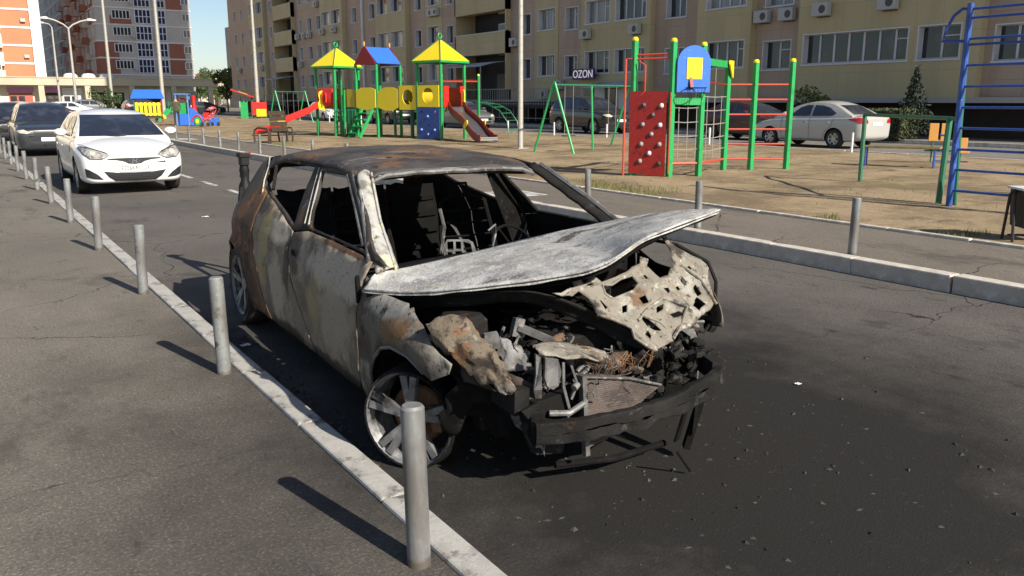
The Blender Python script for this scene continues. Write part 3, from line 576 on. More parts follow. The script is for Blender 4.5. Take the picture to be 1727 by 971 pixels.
# underside shield between skin and frame (sooty)
mb = MB(); mb.grid(lambda u, v: tuple(np.array(hood_pt(u*.999, .15+.8*v))-np.array([0,0,.02+.03*math.sin(math.pi*u)])), 40, 6); obj('hood_insulation', mb, 'burn_black', BC, smooth=True, solid=.004)
mb = MB(); mb.grid(lambda u, v: tuple(np.array(FcS[int((.60+.39*u)*60)])+np.array([.0, .012+.10*v, -.012-.085*v*math.sin(math.pi*(.12+.80*u))])), 30, 4); obj('hood_underside_shade', mb, 'burn_black', hs, smooth=True, solid=.004)  # added black strip, stands for the shade under the front edge
# far front wing tip and inner skirt
mb = MB(); mb.grid(lambda u, v: (.60+.17*math.sin(v*1.9)+.03*u, -.20+.06*u-.10*v+.30*u*v, .86-.05*u-.34*v+.012*nz(u*4, v*4, 2)), 8, 16); obj('far_wing', mb, 'burn_fender', BC, smooth=True, solid=.006)
mb = MB(); mb.tube([(.60,.22,.93),(.74,.05,.90),(.83,-.10,.82),(.855,-.14,.72),(.84,-.16,.58),(.80,-.18,.52)], .010, 6); mb.tube([(.80,-.18,.52),(.66,-.27,.50),(.60,-.3,.52)], .008, 6); mb.lathe([(0,.03),(.03,.02),(.034,-.02),(0,-.03)], (.78,-.19,.50), 'y', 10); obj('wing_edge', mb, 'burn_dark', BC, smooth=True)
# crumpled apron behind the near wing
def apron(u, v):
    p = np.array([-.865,-.16,.745])*(1-u)+np.array([-.64,-.50,.515])*u; q = np.array([-.83,-.24,.64])*(1-u)+np.array([-.665,-.50,.475])*u
    r = np.array([-.72,-.26,.765])*(1-u)+np.array([-.60,-.46,.53])*u
    k = 2*v
    s = r*(1-k)+p*k if k < 1 else p*(2-k)+q*(k-1)
    s[2] += .045*nz(u*3.2, v*2.4, 3)+.02*nz(u*9, v*7, 1)+.03*math.sin(math.pi*u)*(1-v); s[0] += .03*nz(u*4, v*3, 8); s[1] += -.05*math.sin(math.pi*v)+.025*nz(u*7, v*5, 5)
    return tuple(s)
obj('wing_apron', MB().grid(apron, 36, 24), 'burn_apron', BC, smooth=True, solid=.005)
mb = MB(); mb.grid(lambda u, v: (-.60+.10*u+.03*nz(u*3, v*3, 2), -.42-.06*u+.05*v, .55+.14*v*(1-u*.5)+.02*nz(u*6, v*5, 1)), 10, 10); obj('torn_liner', mb, 'burn_grey', BC, smooth=True, solid=.004)
# bracket work round the near headlamp opening
def plate_pt(u, v):
    a = np.array([-.50,-.50,.645])*(1-u)+np.array([-.13,-.50,.56])*u; c = math.sin(math.pi*u)
    return (a[0]+.01*nz(u*5, v*5, 0), a[1]+(v-.5)*(.05+.13*c), a[2]+.012*c+(v-.5)*.03+.012*nz(u*5, v*4, 6))
obj('headlamp_plate', MB().grid(plate_pt, 18, 8), 'burn_frame', BC, smooth=True, solid=.006)
mb = MB(); mb.prism([(-.535,.645),(-.515,.63),(-.53,.56),(-.52,.50),(-.505,.46),(-.535,.45),(-.56,.50),(-.555,.57)], lambda a, z: (a, -.56+.03*math.sin(z*20), z), (.006,.02,0))
mb.prism([(-.50,.63),(-.44,.615),(-.432,.56),(-.44,.50),(-.465,.485),(-.50,.51),(-.515,.55)], lambda a, z: (a, -.57+.02*math.sin(z*20), z), (0,.016,0)); obj('headlamp_bracket', mb, 'burn_grey', BC, bevel=.003)
mb = MB(); mb.prism([(-.56,.45),(-.40,.47),(-.38,.33),(-.42,.20),(-.55,.22),(-.60,.34)], lambda a, z: (a, -.585, z), (0,.05,0)); mb.prism([(-.63,.43),(-.55,.455),(-.54,.43),(-.60,.39)], lambda a, z: (a, -.60, z), (0,.02,0)); obj('chassis_leg_end', mb, 'burn_dark', BC, bevel=.004)
mb = MB(); mb.tube([(-.50,-.6,.40),(-.42,-.63,.395),(-.34,-.62,.42)], .013, 8); mb.tube([(-.49,-.60,.345),(-.43,-.63,.335),(-.37,-.63,.35),(-.33,-.62,.34)], .014, 8); mb.tube([(-.42,-.58,.60),(-.43,-.60,.50),(-.40,-.60,.40),(-.42,-.6,.28)], .007, 6); mb.tube([(-.38,-.58,.58),(-.36,-.60,.50),(-.39,-.6,.44)], .006, 6)
for k in range(3): mb.lathe([(.017,-.006),(.017,.006)], (-.42+.015*k,-.632,.337), 'x', 8)
obj('coolant_pipe', mb, 'burn_grey', BC, smooth=True)
# radiator, half collapsed
rad = [(-.335,.525),(-.20,.505),(-.09,.475),(.0,.45),(.09,.415),(.10,.40),(.03,.37),(-.02,.34),(-.06,.27),(-.20,.22),(-.30,.20)]
mb = MB(); mb.prism(rad, lambda a, z: (a, -.60+.04*(a+.3), z), (0,.05,0)); ra = obj('radiator', mb, 'burn_rad', BC, bevel=.003)
mb = MB()
for k in range(34):
    z = .225+k*.009
    a1 = np.interp(z, [.2,.27,.34,.40,.475,.525], [-.25,-.06,-.02,.09,-.09,-.33]); mb.bar((-.32,-.603,z), (min(a1, .09)-.012,-.603+.04*(a1+.3),z), .004, .005)
obj('cooling_fin', mb, 'burn_rad', ra)
mb = MB(); mb.bar((-.342,-.61,.54), (-.315,-.61,.18), .022, .03); mb.tube([(-.335,-.615,.53),(-.09,-.605,.48),(.10,-.595,.415)], .006, 6); mb.tube([(-.36,-.6,.50),(-.385,-.61,.49)], .015, 8); obj('radiator_tank', mb, 'burn_grey', BC)
# bumper beam
def beam(u, v):
    a = -.60+1.02*u; y = -.64-.14*(1-((u-.5)*2)**2); q = 2*math.pi*v; c, d = math.cos(q), math.sin(q)
    c = math.copysign(abs(c)**.28, c); d = math.copysign(abs(d)**.28, d); hh = .046+.012*nz(u*5, 0, 2)
    return (a+.01*nz(u*9, v*2, 8), y-.022*c+.014*nz(u*7, v*3, 1)+(.02 if v > .4 else 0)*nz(u*13, 0, 5), .345+.085*u+hh*d+.014*nz(u*6, v*2, 4)+.006*nz(u*22, v*4, 7))
obj('bumper_beam', MB().grid(beam, 60, 20), 'burn_dark', BC, smooth=True)
obj('crash_box', MB().bar((.40,-.64,.44), (.50,-.30,.46), .06, .09), 'burn_dark', BC); obj('crash_box', MB().bar((-.56,-.60,.36), (-.58,-.2,.42), .06, .08), 'burn_black', BC)
mb = MB(); mb.bar((.36,-.60,.36), (.30,-.56,.06), .05, .03); mb.bar((.24,-.62,.30), (.22,-.58,.12), .05, .012); mb.tube([(.31,-.61,.38),(.30,-.60,.14)], .007, 6); mb.tube([(.10,-.72,.14),(.20,-.70,.02)], .006, 6); mb.tube([(-.40,-.50,.11),(-.1,-.54,.09),(.2,-.52,.09)], .016, 8); obj('lower_crossmember', mb, 'burn_black', BC, smooth=True)
# far-side brackets with the hooked pipe
mb = MB(); mb.prism([(.34,.60),(.42,.595),(.455,.53),(.465,.475),(.44,.465),(.41,.50),(.40,.56)], lambda a, z: (a, -.45, z), (0,.02,0)); mb.tube([(.40,-.47,.47),(.47,-.47,.455),(.50,-.47,.44),(.51,-.48,.37)], .008, 6); mb.prism([(.36,.50),(.46,.44),(.46,.40),(.40,.41),(.36,.30)], lambda a, z: (a, -.50, z), (0,.015,0)); mb.tube([(.40,-.45,.63),(.47,-.46,.625)], .009, 6); obj('far_headlamp_bracket', mb, 'burn_grey', BC)
# engine and clutter
mb = MB(); mb.box(-.30,.34,-.34,.10,.20,.50); mb.box(-.24,.28,-.28,.04,.50,.60); mb.box(-.62,-.34,-.25,.15,.22,.44); mb.lathe([(0,-.40),(.07,-.40),(.075,-.36),(.075,-.33),(0,-.33)], (.20,0,.36), 'y', 14); mb.lathe([(0,-.42),(.045,-.42),(.05,-.36),(0,-.35)], (.05,0,.30), 'y', 12)
eng = obj('engine_block', mb, 'burn_dark', BC, bevel=.012)
rnd = random.Random(11)
def lump(mb, c, r, q):
    n = 8; vs = []; fs = []
    for i in range(1, n//2+1):
        for k in range(n):
            t = math.pi*i/(n//2+1); p = 2*math.pi*k/n; d = Vector((math.sin(t)*math.cos(p), math.sin(t)*math.sin(p), math.cos(t))); m_ = r*(1+.55*nz(d.x+q, d.y, d.z, 1.6)); vs.append((c[0]+d.x*m_*1.3, c[1]+d.y*m_, c[2]+d.z*m_*.8))
    for i in range(n//2-1): fs += [(i*n+k, i*n+(k+1) % n, (i+1)*n+(k+1) % n, (i+1)*n+k) for k in range(n)]
    fs += [tuple(range(n)), tuple((n//2-1)*n+k for k in range(n-1,-1,-1))]; mb.add(vs, fs)
def shard(mb, c, s_):
    a = rnd.random()*6.28; t = rnd.uniform(-1,1); u = Vector((math.cos(a), math.sin(a)*.6, rnd.uniform(-.5,.5))).normalized(); v = u.orthogonal().normalized(); v.rotate(Matrix.Rotation(rnd.random()*6.28, 3, u)); w_ = u.cross(v)
    mb.grid(lambda p, q: tuple(Vector(c)+u*(p-.5)*s_*2.2+v*(q-.5)*s_+w_*s_*(.35*math.sin(p*3+t)+.3*nz(p*3+c[0]*9, q*3, c[2]*9))), 5, 3)
for mm, cnt, nm in (('burn_dark', 380, 'engine_clutter'), ('burn_grey', 44, 'engine_clutter'), ('burn_apron', 34, 'engine_clutter')):
    mb = MB()
    for k in range(cnt):
        a = rnd.uniform(-.56,.52); y = rnd.uniform(-.56,.32); z = rnd.uniform(.40,.60)-.10*max(0, -.25-a)+(.0 if y > -.3 else -.05); s_ = rnd.uniform(.012,.045); q = rnd.random()
        if mm != 'burn_dark': s_ *= .7; y = rnd.uniform(-.55,-.1)
        if q < .35: lump(mb, (a,y,z), s_*.8, k)
        elif q < .62: shard(mb, (a,y,z), s_*1.3)
        elif q < .85:
            P = [np.array([a,y,z])]
            for j in range(4): P.append(P[-1]+np.array([rnd.uniform(-.06,.06), rnd.uniform(-.05,.05), rnd.uniform(-.04,.04)]))
            mb.tube([tuple(p) for p in smoothlist(P, 10)], s_*.28, 6)
        else: mb.lathe([(0,-s_*.6),(s_*.5,-s_*.6),(s_*.62,-s_*.3),(s_*.62,s_*.5),(s_*.3,s_*.6),(0,s_*.6)], (a,y,z), rnd.choice('xyz'), 10)
    o = obj(nm, mb, mm, eng, smooth=True, solid=.002); o['kind'] = 'stuff'
mb = MB()
for k in range(46):
    p = np.array([rnd.uniform(-.55,.48), rnd.uniform(-.58,.1), rnd.uniform(.36,.58)]); P = [tuple(p)]
    for j in range(5): p = p+np.array([rnd.uniform(-.07,.07), rnd.uniform(-.06,.04), rnd.uniform(-.06,.045)]); P.append(tuple(p))
    mb.tube([tuple(q) for q in smoothlist(P, 14)], rnd.uniform(.002,.006), 5)
o = obj('wiring_loom', mb, 'burn_grey', eng, smooth=True); o['kind'] = 'stuff'
# crumpled liner hanging between the near wheel and the front beam
def liner(u, v): return (-.78+.30*u+.04*nz(u*3, v*4, 3), -.28-.22*u+.10*v+.05*nz(u*4, v*3, 6), .52-(.24+.06*math.sin(u*11)+.05*nz(u*9, 0, 2))*v-.03*u+.03*nz(u*5, v*5, 1))
obj('wheel_arch_liner', MB().grid(liner, 22, 22), 'burn_black', BC, smooth=True, solid=.005)
for (p, q, r_, m_) in (((-.76,-.32,.55),(-.52,-.56,.47),.05,'burn_edge'), ((-.62,-.50,.40),(-.52,-.60,.26),.04,'burn_grey'), ((-.30,-.50,.56),(.05,-.44,.50),.035,'burn_edge')):
    c0, c1 = np.array(p), np.array(q)
    obj('bent_bracket', MB().grid(lambda u, v: tuple(c0*(1-u)+c1*u+np.array([.02*nz(u*5, v*3, r_*90), (v-.5)*r_*.6, (v-.5)*r_*2+.03*nz(u*4, v*2, r_*50)])), 16, 6), m_, BC, smooth=True, solid=.004)
mb = MB()
for k in range(40):
    a = rnd.uniform(-.27,.05); P = [(a,-.57,.50),(a+rnd.uniform(-.03,.03),-.58,.53+rnd.uniform(0,.03)),(a+rnd.uniform(-.05,.05),-.56,.55+rnd.uniform(0,.04))]; mb.tube(P, .0016, 4)
o = obj('bare_wire', mb, 'burn_rust', eng); o['kind'] = 'stuff'
for s in (-1, 1):
    mb = MB(); mb.lathe([(.0,.70),(.09,.69),(.12,.66),(.13,.50),(.14,.40)], (s*.56,.05,0), 'z', 14); mb.bar((s*.60,-.55 if s < 0 else -.25,.45), (s*.60,.5,.50), .07, .11); mb.grid(lambda u, v: (s*(.60+.10*v), (-.5+1.0*u) if s < 0 else (-.1+.6*u), .50+.20*v*min(1, u*2)), 12, 4); obj('strut_tower', mb, 'burn_dark', BC, smooth=True)
mb = MB(); mb.prism([(-.07,.10),(-.03,.10),(.0,.02),(-.02,.0),(-.04,.03),(-.055,.0),(-.08,.01)], lambda u, v: (-.52+u*1.6, -.30, .52+v*1.6), (.0,.012,.006)); obj('battery_tray', mb, 'burn_grey', BC); obj('battery_clamp', MB().bar((-.40,-.2,.66), (-.28,-.3,.60), .06, .02), 'burn_grey', BC); obj('battery_post', MB().bar((-.42,-.2,.62), (-.40,-.2,.70), .03, .05), 'burn_grey', BC)
mb = MB()
for k in range(14): mb.bar((rnd.uniform(-.35,.25), rnd.uniform(-.2,.3), rnd.uniform(.60,.68)), (rnd.uniform(-.35,.25), rnd.uniform(-.2,.3), rnd.uniform(.60,.68)), .02, .012)
obj('charred_duct', mb, 'burn_black', BC)
# ---- wheels
def wheel(loc, rz, r_rim, r_tyre, mrim, mtyre, tilt=0):
    W = bpy.data.objects.new('wheel', None); COL.objects.link(W); W.parent = BC; W.location = loc; W.rotation_euler = (0, R(tilt), rz)
    mb = MB(); mb.lathe([(r_rim*.93,.02),(r_rim,-.0),(r_rim,.02),(r_rim*.90,.05),(r_rim*.88,.17),(r_rim,.19)], (0,0,0), 'x', 36)
    mb.lathe([(0,.06),(.06,.058),(.062,.035),(.035,.03),(0,.03)], (0,0,0), 'x', 16)
    for k in range(5):
        t = 2*math.pi*k/5+.35
        for d in (-.13, .13):
            c, s_ = math.cos(t+d), math.sin(t+d); c0, s0 = math.cos(t+d*.6), math.sin(t+d*.6)
            mb.bar((.042, .05*c0, .05*s0), (.022, r_rim*.92*c, r_rim*.92*s_), .03, .024, (1,0,0), .034)
    obj('rim', mb, mrim, W, smooth=True, ang=30)
    mb = MB(); mb.lathe([(.0,.10),(.13,.10),(.14,.115),(0,.115)], (0,0,0), 'x', 24); mb.bar((.09,-.10,.06), (.09,-.12,-.06), .05, .05); obj('brake_disc', mb, 'burn_rust', W)
    mb = MB(); w0 = .005; mb.lathe([(r_rim*.97,w0+.01),(r_tyre*.93,w0-.008),(r_tyre*.985,w0+.012),(r_tyre,.045),(r_tyre,.165),(r_tyre*.97,.2),(r_rim*.97,.2)], (0,0,0), 'x', 40); obj('tyre', mb, mtyre, W, smooth=True)
    return W
wheel((-.872,0,.242), R(34), .228, .240, 'burn_rim', 'burn_black')
wheel((-.868,3.07,.30), R(0), .225, .300, 'burn_rim', 'tyre')
wheel((.77,.06,.242), R(180-8), .228, .238, 'burn_rim', 'burn_black')
wheel((.868,3.07,.30), R(180), .225, .300, 'burn_rim', 'tyre')
mb = MB(); mb.tube([(-.7,3.07,.28),(.7,3.07,.28)], .04, 8); mb.tube([(-.7,0,.22),(-.3,.05,.24),(.3,.05,.24),(.7,0,.22)], .03, 8); mb.box(-.3,.3,.3,3.2,.12,.17); obj('axle', mb, 'burn_black', BC)
# ash, glass crumbs and charred scraps on the ground
mb = MB(); rnd = random.Random(5)
def scrap(x, y, z, s):
    t = rnd.random()*6; c, d = math.cos(t)*s, math.sin(t)*s; k = rnd.uniform(.35,.9); hgt = s*rnd.uniform(.2,.7)
    mb.add([(x-c,y-d,z),(x+d*k,y-c*k,z),(x+c,y+d,z),(x-d*k*.6,y+c*k*.6,z),(x+c*.2,y+d*.1,z+hgt)], [(0,1,4),(1,2,4),(2,3,4),(3,0,4)])
for k in range(900):
    x = rnd.gauss(2.6, 1.0); y = rnd.gauss(3.0, 1.7)
    if 1.5 < x < 7 and y > .5: scrap(x, y, .001, rnd.choice([.004,.006,.008,.012,.02]))
for k in range(260): scrap(rnd.uniform(1.46,1.62), rnd.uniform(3.4,6.6), .002, rnd.choice([.006,.01,.015,.025]))
tag(obj('ash_debris', mb, 'ash'), 'grey ash and charred crumbs scattered round the burnt car', 'debris', kind='stuff')
for (x, y, z, s, lab) in [(2.95,12.7,.004,.045,'small white paper scrap lying on the road before the white hatchback'),(1.53,5.72,.004,.03,'bright foil scrap by the white edging next to the burnt car'),(4.05,3.1,.004,.018,'pale crumpled scrap on the scorched road right of the wreck')]:
    m2 = MB(); m2.grid(lambda u, v: (x-s+2*s*u+.3*s*nz(u*3, v*3, x), y-s*.8+1.6*s*v, z+s*.35*abs(nz(u*2.2, v*2.2, y))+.002), 5, 5)
    tag(obj('litter_scrap', m2, 'paper', solid=.002), lab, 'litter')

# ------------------------------------------------------------------ camera tripod behind the wreck
TP = thing('camera_tripod', 'black camera tripod with red knobs standing behind the burnt car', 'tripod', (2.20, 7.85, 0))
for k in range(3):
    t = R(100+120*k); mb = MB(); mb.tube([(.05*math.cos(t), .05*math.sin(t), .88),(.17*math.cos(t), .17*math.sin(t), .45),(.32*math.cos(t), .32*math.sin(t), .005)], [.030,.022,.014], 8); obj('leg', mb, 'camera_black', TP, smooth=True)
mb = MB(); mb.lathe([(0,.72),(.06,.72),(.066,.80),(.058,.90),(.036,.94),(.04,1.0),(.046,1.03),(.036,1.08),(0,1.08)], n=16); obj('centre_column', mb, 'camera_black', TP, smooth=True)
mb = MB(); mb.box(-.036,.036,-.05,.05,1.08,1.15); mb.box(-.05,.05,-.06,.06,1.15,1.19); mb.tube([(0,.05,1.10),(.05,.25,1.0),(.06,.36,.95)], .012, 6); obj('fluid_head', mb, 'camera_black', TP, bevel=.01)
mb = MB(); mb.lathe([(0,-.015),(.018,-.015),(.018,.015),(0,.015)], (.06,0,1.175), 'x', 10); obj('knob', mb, 'tripod_red', TP)
mb = MB(); mb.box(-.05,.02,-.04,.03,.66,.78); obj('clamp', mb, 'tripod_red', TP, bevel=.01)

# ------------------------------------------------------------------ ordinary cars (local: front at y = 0 facing -y)
SHAPES = dict(
 hatch=dict(L=4.30, W=1.78, H=1.47, wb=(.87, 3.52), r=.315,
  st=[(0,.52,.38,.66,.68),(.03,.70,.26,.71,.735),(.10,.80,.22,.755,.785),(.25,.855,.20,.80,.85),(.55,.885,.20,.86,.925),(.85,.89,.20,.90,.975),(1.15,.89,.20,.925,1.01),(1.7,.89,.20,.95,1.0),(2.8,.89,.20,.965,1.0),(3.4,.885,.20,.98,1.02),(3.9,.87,.22,.99,1.03),(4.15,.83,.26,.97,1.01),(4.27,.75,.33,.92,.95),(4.30,.64,.42,.82,.84)],
  roof=[(.98,.985),(1.35,1.16),(1.75,1.33),(2.05,1.42),(2.4,1.46),(2.9,1.465),(3.4,1.44),(3.75,1.39),(4.0,1.22),(4.22,1.0)],
  wsL=[(-.74,1.01),(.74,1.01),(.585,1.385),(-.585,1.385)], side=[[(1.62,1.0),(2.52,1.005),(2.52,1.36),(2.25,1.36),(2.0,1.30)],[(2.60,1.005),(3.45,1.03),(3.62,1.10),(3.55,1.25),(3.2,1.34),(2.60,1.36)]], rear=[(-.55,1.04),(.55,1.04),(.50,1.32),(-.50,1.32)]),
 suv=dict(L=4.55, W=1.84, H=1.70, wb=(.92, 3.58), r=.355,
  st=[(0,.58,.48,.80,.82),(.03,.74,.36,.88,.91),(.12,.84,.31,.93,.97),(.35,.90,.29,.98,1.03),(.8,.92,.28,1.03,1.09),(1.15,.92,.28,1.06,1.13),(1.7,.92,.28,1.08,1.12),(2.8,.92,.28,1.09,1.12),(3.6,.91,.28,1.10,1.13),(4.2,.89,.31,1.10,1.13),(4.45,.84,.38,1.06,1.09),(4.55,.72,.48,.98,1.0)],
  roof=[(1.08,1.11),(1.45,1.33),(1.8,1.53),(2.1,1.64),(2.6,1.69),(3.3,1.69),(3.9,1.65),(4.2,1.55),(4.35,1.35),(4.50,1.1)],
  wsL=[(-.77,1.15),(.77,1.15),(.62,1.58),(-.62,1.58)], side=[[(1.75,1.12),(2.68,1.13),(2.68,1.56),(2.35,1.56),(2.1,1.47)],[(2.76,1.13),(3.55,1.14),(3.55,1.54),(2.76,1.56)],[(3.63,1.15),(4.08,1.2),(4.0,1.46),(3.63,1.53)]], rear=[(-.6,1.18),(.6,1.18),(.56,1.5),(-.56,1.5)]),
 sedan=dict(L=4.40, W=1.70, H=1.47, wb=(.85, 3.42), r=.305,
  st=[(0,.50,.40,.58,.60),(.03,.66,.27,.66,.69),(.12,.77,.22,.72,.76),(.35,.83,.20,.79,.85),(.8,.85,.20,.88,.95),(1.15,.85,.20,.92,.99),(1.7,.85,.20,.945,.99),(2.8,.85,.20,.965,1.0),(3.4,.85,.20,.985,1.02),(3.8,.845,.22,1.0,1.05),(4.15,.82,.26,1.0,1.06),(4.30,.77,.30,.99,1.05),(4.38,.70,.36,.94,.98),(4.40,.60,.46,.82,.85)],
  roof=[(.98,.97),(1.35,1.16),(1.75,1.34),(2.05,1.425),(2.4,1.465),(2.8,1.465),(3.15,1.42),(3.5,1.29),(3.8,1.14),(4.02,1.03)],
  wsL=[(-.71,1.0),(.71,1.0),(.56,1.38),(-.56,1.38)], side=[[(1.58,1.0),(2.42,1.01),(2.42,1.36),(2.2,1.36),(1.95,1.29)],[(2.50,1.01),(3.28,1.03),(3.42,1.10),(3.1,1.28),(2.8,1.35),(2.50,1.36)]], rear=[(-.56,1.07),(.56,1.07),(.47,1.36),(-.47,1.36)]))
def car_body(sh):
    st = smoothlist(sh['st'], 110); vs = []; n = 0
    for y, w_, zb, zs, zt in st:
        zm = (zb+zs)*.5
        half = [(0,zb),(.55*w_,zb),(.84*w_,zb+.01),(.945*w_,zb+.06),(.975*w_,zb+.16),(.997*w_,zm),(w_,zm+.09),(.992*w_,zs-.11),(.965*w_,zs-.045),(.90*w_,zs-.002),(.78*w_,zs+.3*(zt-zs)),(.45*w_,zs+.85*(zt-zs)),(0,zt)]
        hs_ = [tuple(p) for p in smoothlist(half, 37)]
        ring = [(x, y, z) for x, z in hs_]+[(-x, y, z) for x, z in hs_[-2:0:-1]]; n = len(ring); vs += ring
    mb = MB(); N = len(st)
    mb.add(vs, [(i*n+k, i*n+(k+1) % n, (i+1)*n+(k+1) % n, (i+1)*n+k) for i in range(N-1) for k in range(n)]+[tuple(range(n-1,-1,-1)), tuple((N-1)*n+k for k in range(n))])
    return mb
def cut_arches(mb, sh):
    """open the wheel arches: drop side faces inside the arch circle, pull the rim onto the circle"""
    W2 = sh['W']/2; rc = sh['r']+.05; out = MB(); V = [list(p) for p in mb.v]; ins = {}
    for q, (x, y, z) in enumerate(V):
        if abs(x) > W2-.27:
            for yw in sh['wb']:
                if math.hypot(y-yw, z-sh['r']) < rc: ins[q] = yw
    F = [f for f in mb.f if not all(q in ins for q in f)]
    for q, yw in ins.items():
        x, y, z = V[q]; dy, dz = y-yw, z-sh['r']; d = math.hypot(dy, dz) or 1e-6; 
        if dz > 0: V[q][1] = yw+dy/d*rc; V[q][2] = sh['r']+dz/d*rc
        else: V[q][1] = yw+math.copysign(math.sqrt(max(0, rc*rc-dz*dz)), dy)
    use = sorted({q for f in F for q in f}); mp = {q: i for i, q in enumerate(use)}
    out.add([V[q] for q in use], [tuple(mp[q] for q in f) for f in F]); return out
def car_top(sh):
    rf = smoothlist(sh['roof'], 40); W2 = sh['W']/2; vs = []; n = 0; zmax = sh['H']; st = np.array(sh['st'])
    for y, zr in rf:
        zbelt = float(np.interp(y, st[:,0], st[:,3]))-.06; wb_ = float(np.interp(y, st[:,0], st[:,1]))*.935; t = max(0., min(1, (zr-zbelt-.06)/(zmax-.03-zbelt-.06)))
        wt = wb_*(1-t)+(W2*.66)*t; crown = .035*t
        half = [(0,zbelt),(wb_,zbelt),(wb_*.985+wt*.015,zbelt+.05),(wb_*.5+wt*.5+.012,(zbelt+zr)/2),(wt+.008,zr-.06*t-.004),(wt*.95,zr-.018*t),(wt*.75,zr),(wt*.4,zr+crown*.8),(0,zr+crown)]
        hs_ = half[:2]+[tuple(p) for p in smoothlist(half[1:], 20)][1:]
        ring = [(x, y, z) for x, z in hs_]+[(-x, y, z) for x, z in hs_[-2:0:-1]]; n = len(ring); vs += ring
    mb = MB(); N = len(rf)
    mb.add(vs, [(i*n+k, i*n+(k+1) % n, (i+1)*n+(k+1) % n, (i+1)*n+k) for i in range(N-1) for k in range(n)]+[tuple(range(n-1,-1,-1)), tuple((N-1)*n+k for k in range(n))])
    return mb
def bvh_of(*mbs):
    v = []; f = []
    for m_ in mbs:
        o = len(v); v += [Vector(p) for p in m_.v]; f += [tuple(i+o for i in q) for q in m_.f]
    return BVHTree.FromPolygons(v, f)
def decal(name, bvh, poly, ax, m, parent, off=.004, step=.06, thick=0.):
    off += .004; step = min(step, .035)
    v, f = tri2d(poly, [], step); P = []; ok = []
    for u, z in v:
        o, d = {'front': ((u,-3,z),(0,1,0)), 'rear': ((u,9,z),(0,-1,0)), 'left': ((-3,u,z),(1,0,0)), 'right': ((3,u,z),(-1,0,0)), 'top': ((u,z,5),(0,0,-1))}[ax]
        h_ = bvh.ray_cast(Vector(o), Vector(d))
        if h_[0] is None: P.append((0,0,0)); ok.append(False)
        else:
            nn = h_[1] if h_[1].dot(Vector(d)) < 0 else -h_[1]; P.append(tuple(h_[0]+nn*off)); ok.append(True)
    mb = MB(); mb.add(P, [t for t in f if all(ok[i] for i in t)])
    return obj(name, mb, m, parent, smooth=True, ang=60, solid=thick)
def strip(pts, w_):
    """2D polyline -> thin polygon"""
    P = [Vector(p) for p in pts]; a = []; b = []
    for i, p in enumerate(P):
        d = (P[min(i+1, len(P)-1)]-P[max(i-1, 0)]).normalized(); nn = Vector((-d.y, d.x))*w_/2; a.append(tuple(p+nn)); b.append(tuple(p-nn))
    return a+b[::-1]
def mir(p): return [(-x, z) for x, z in p][::-1]
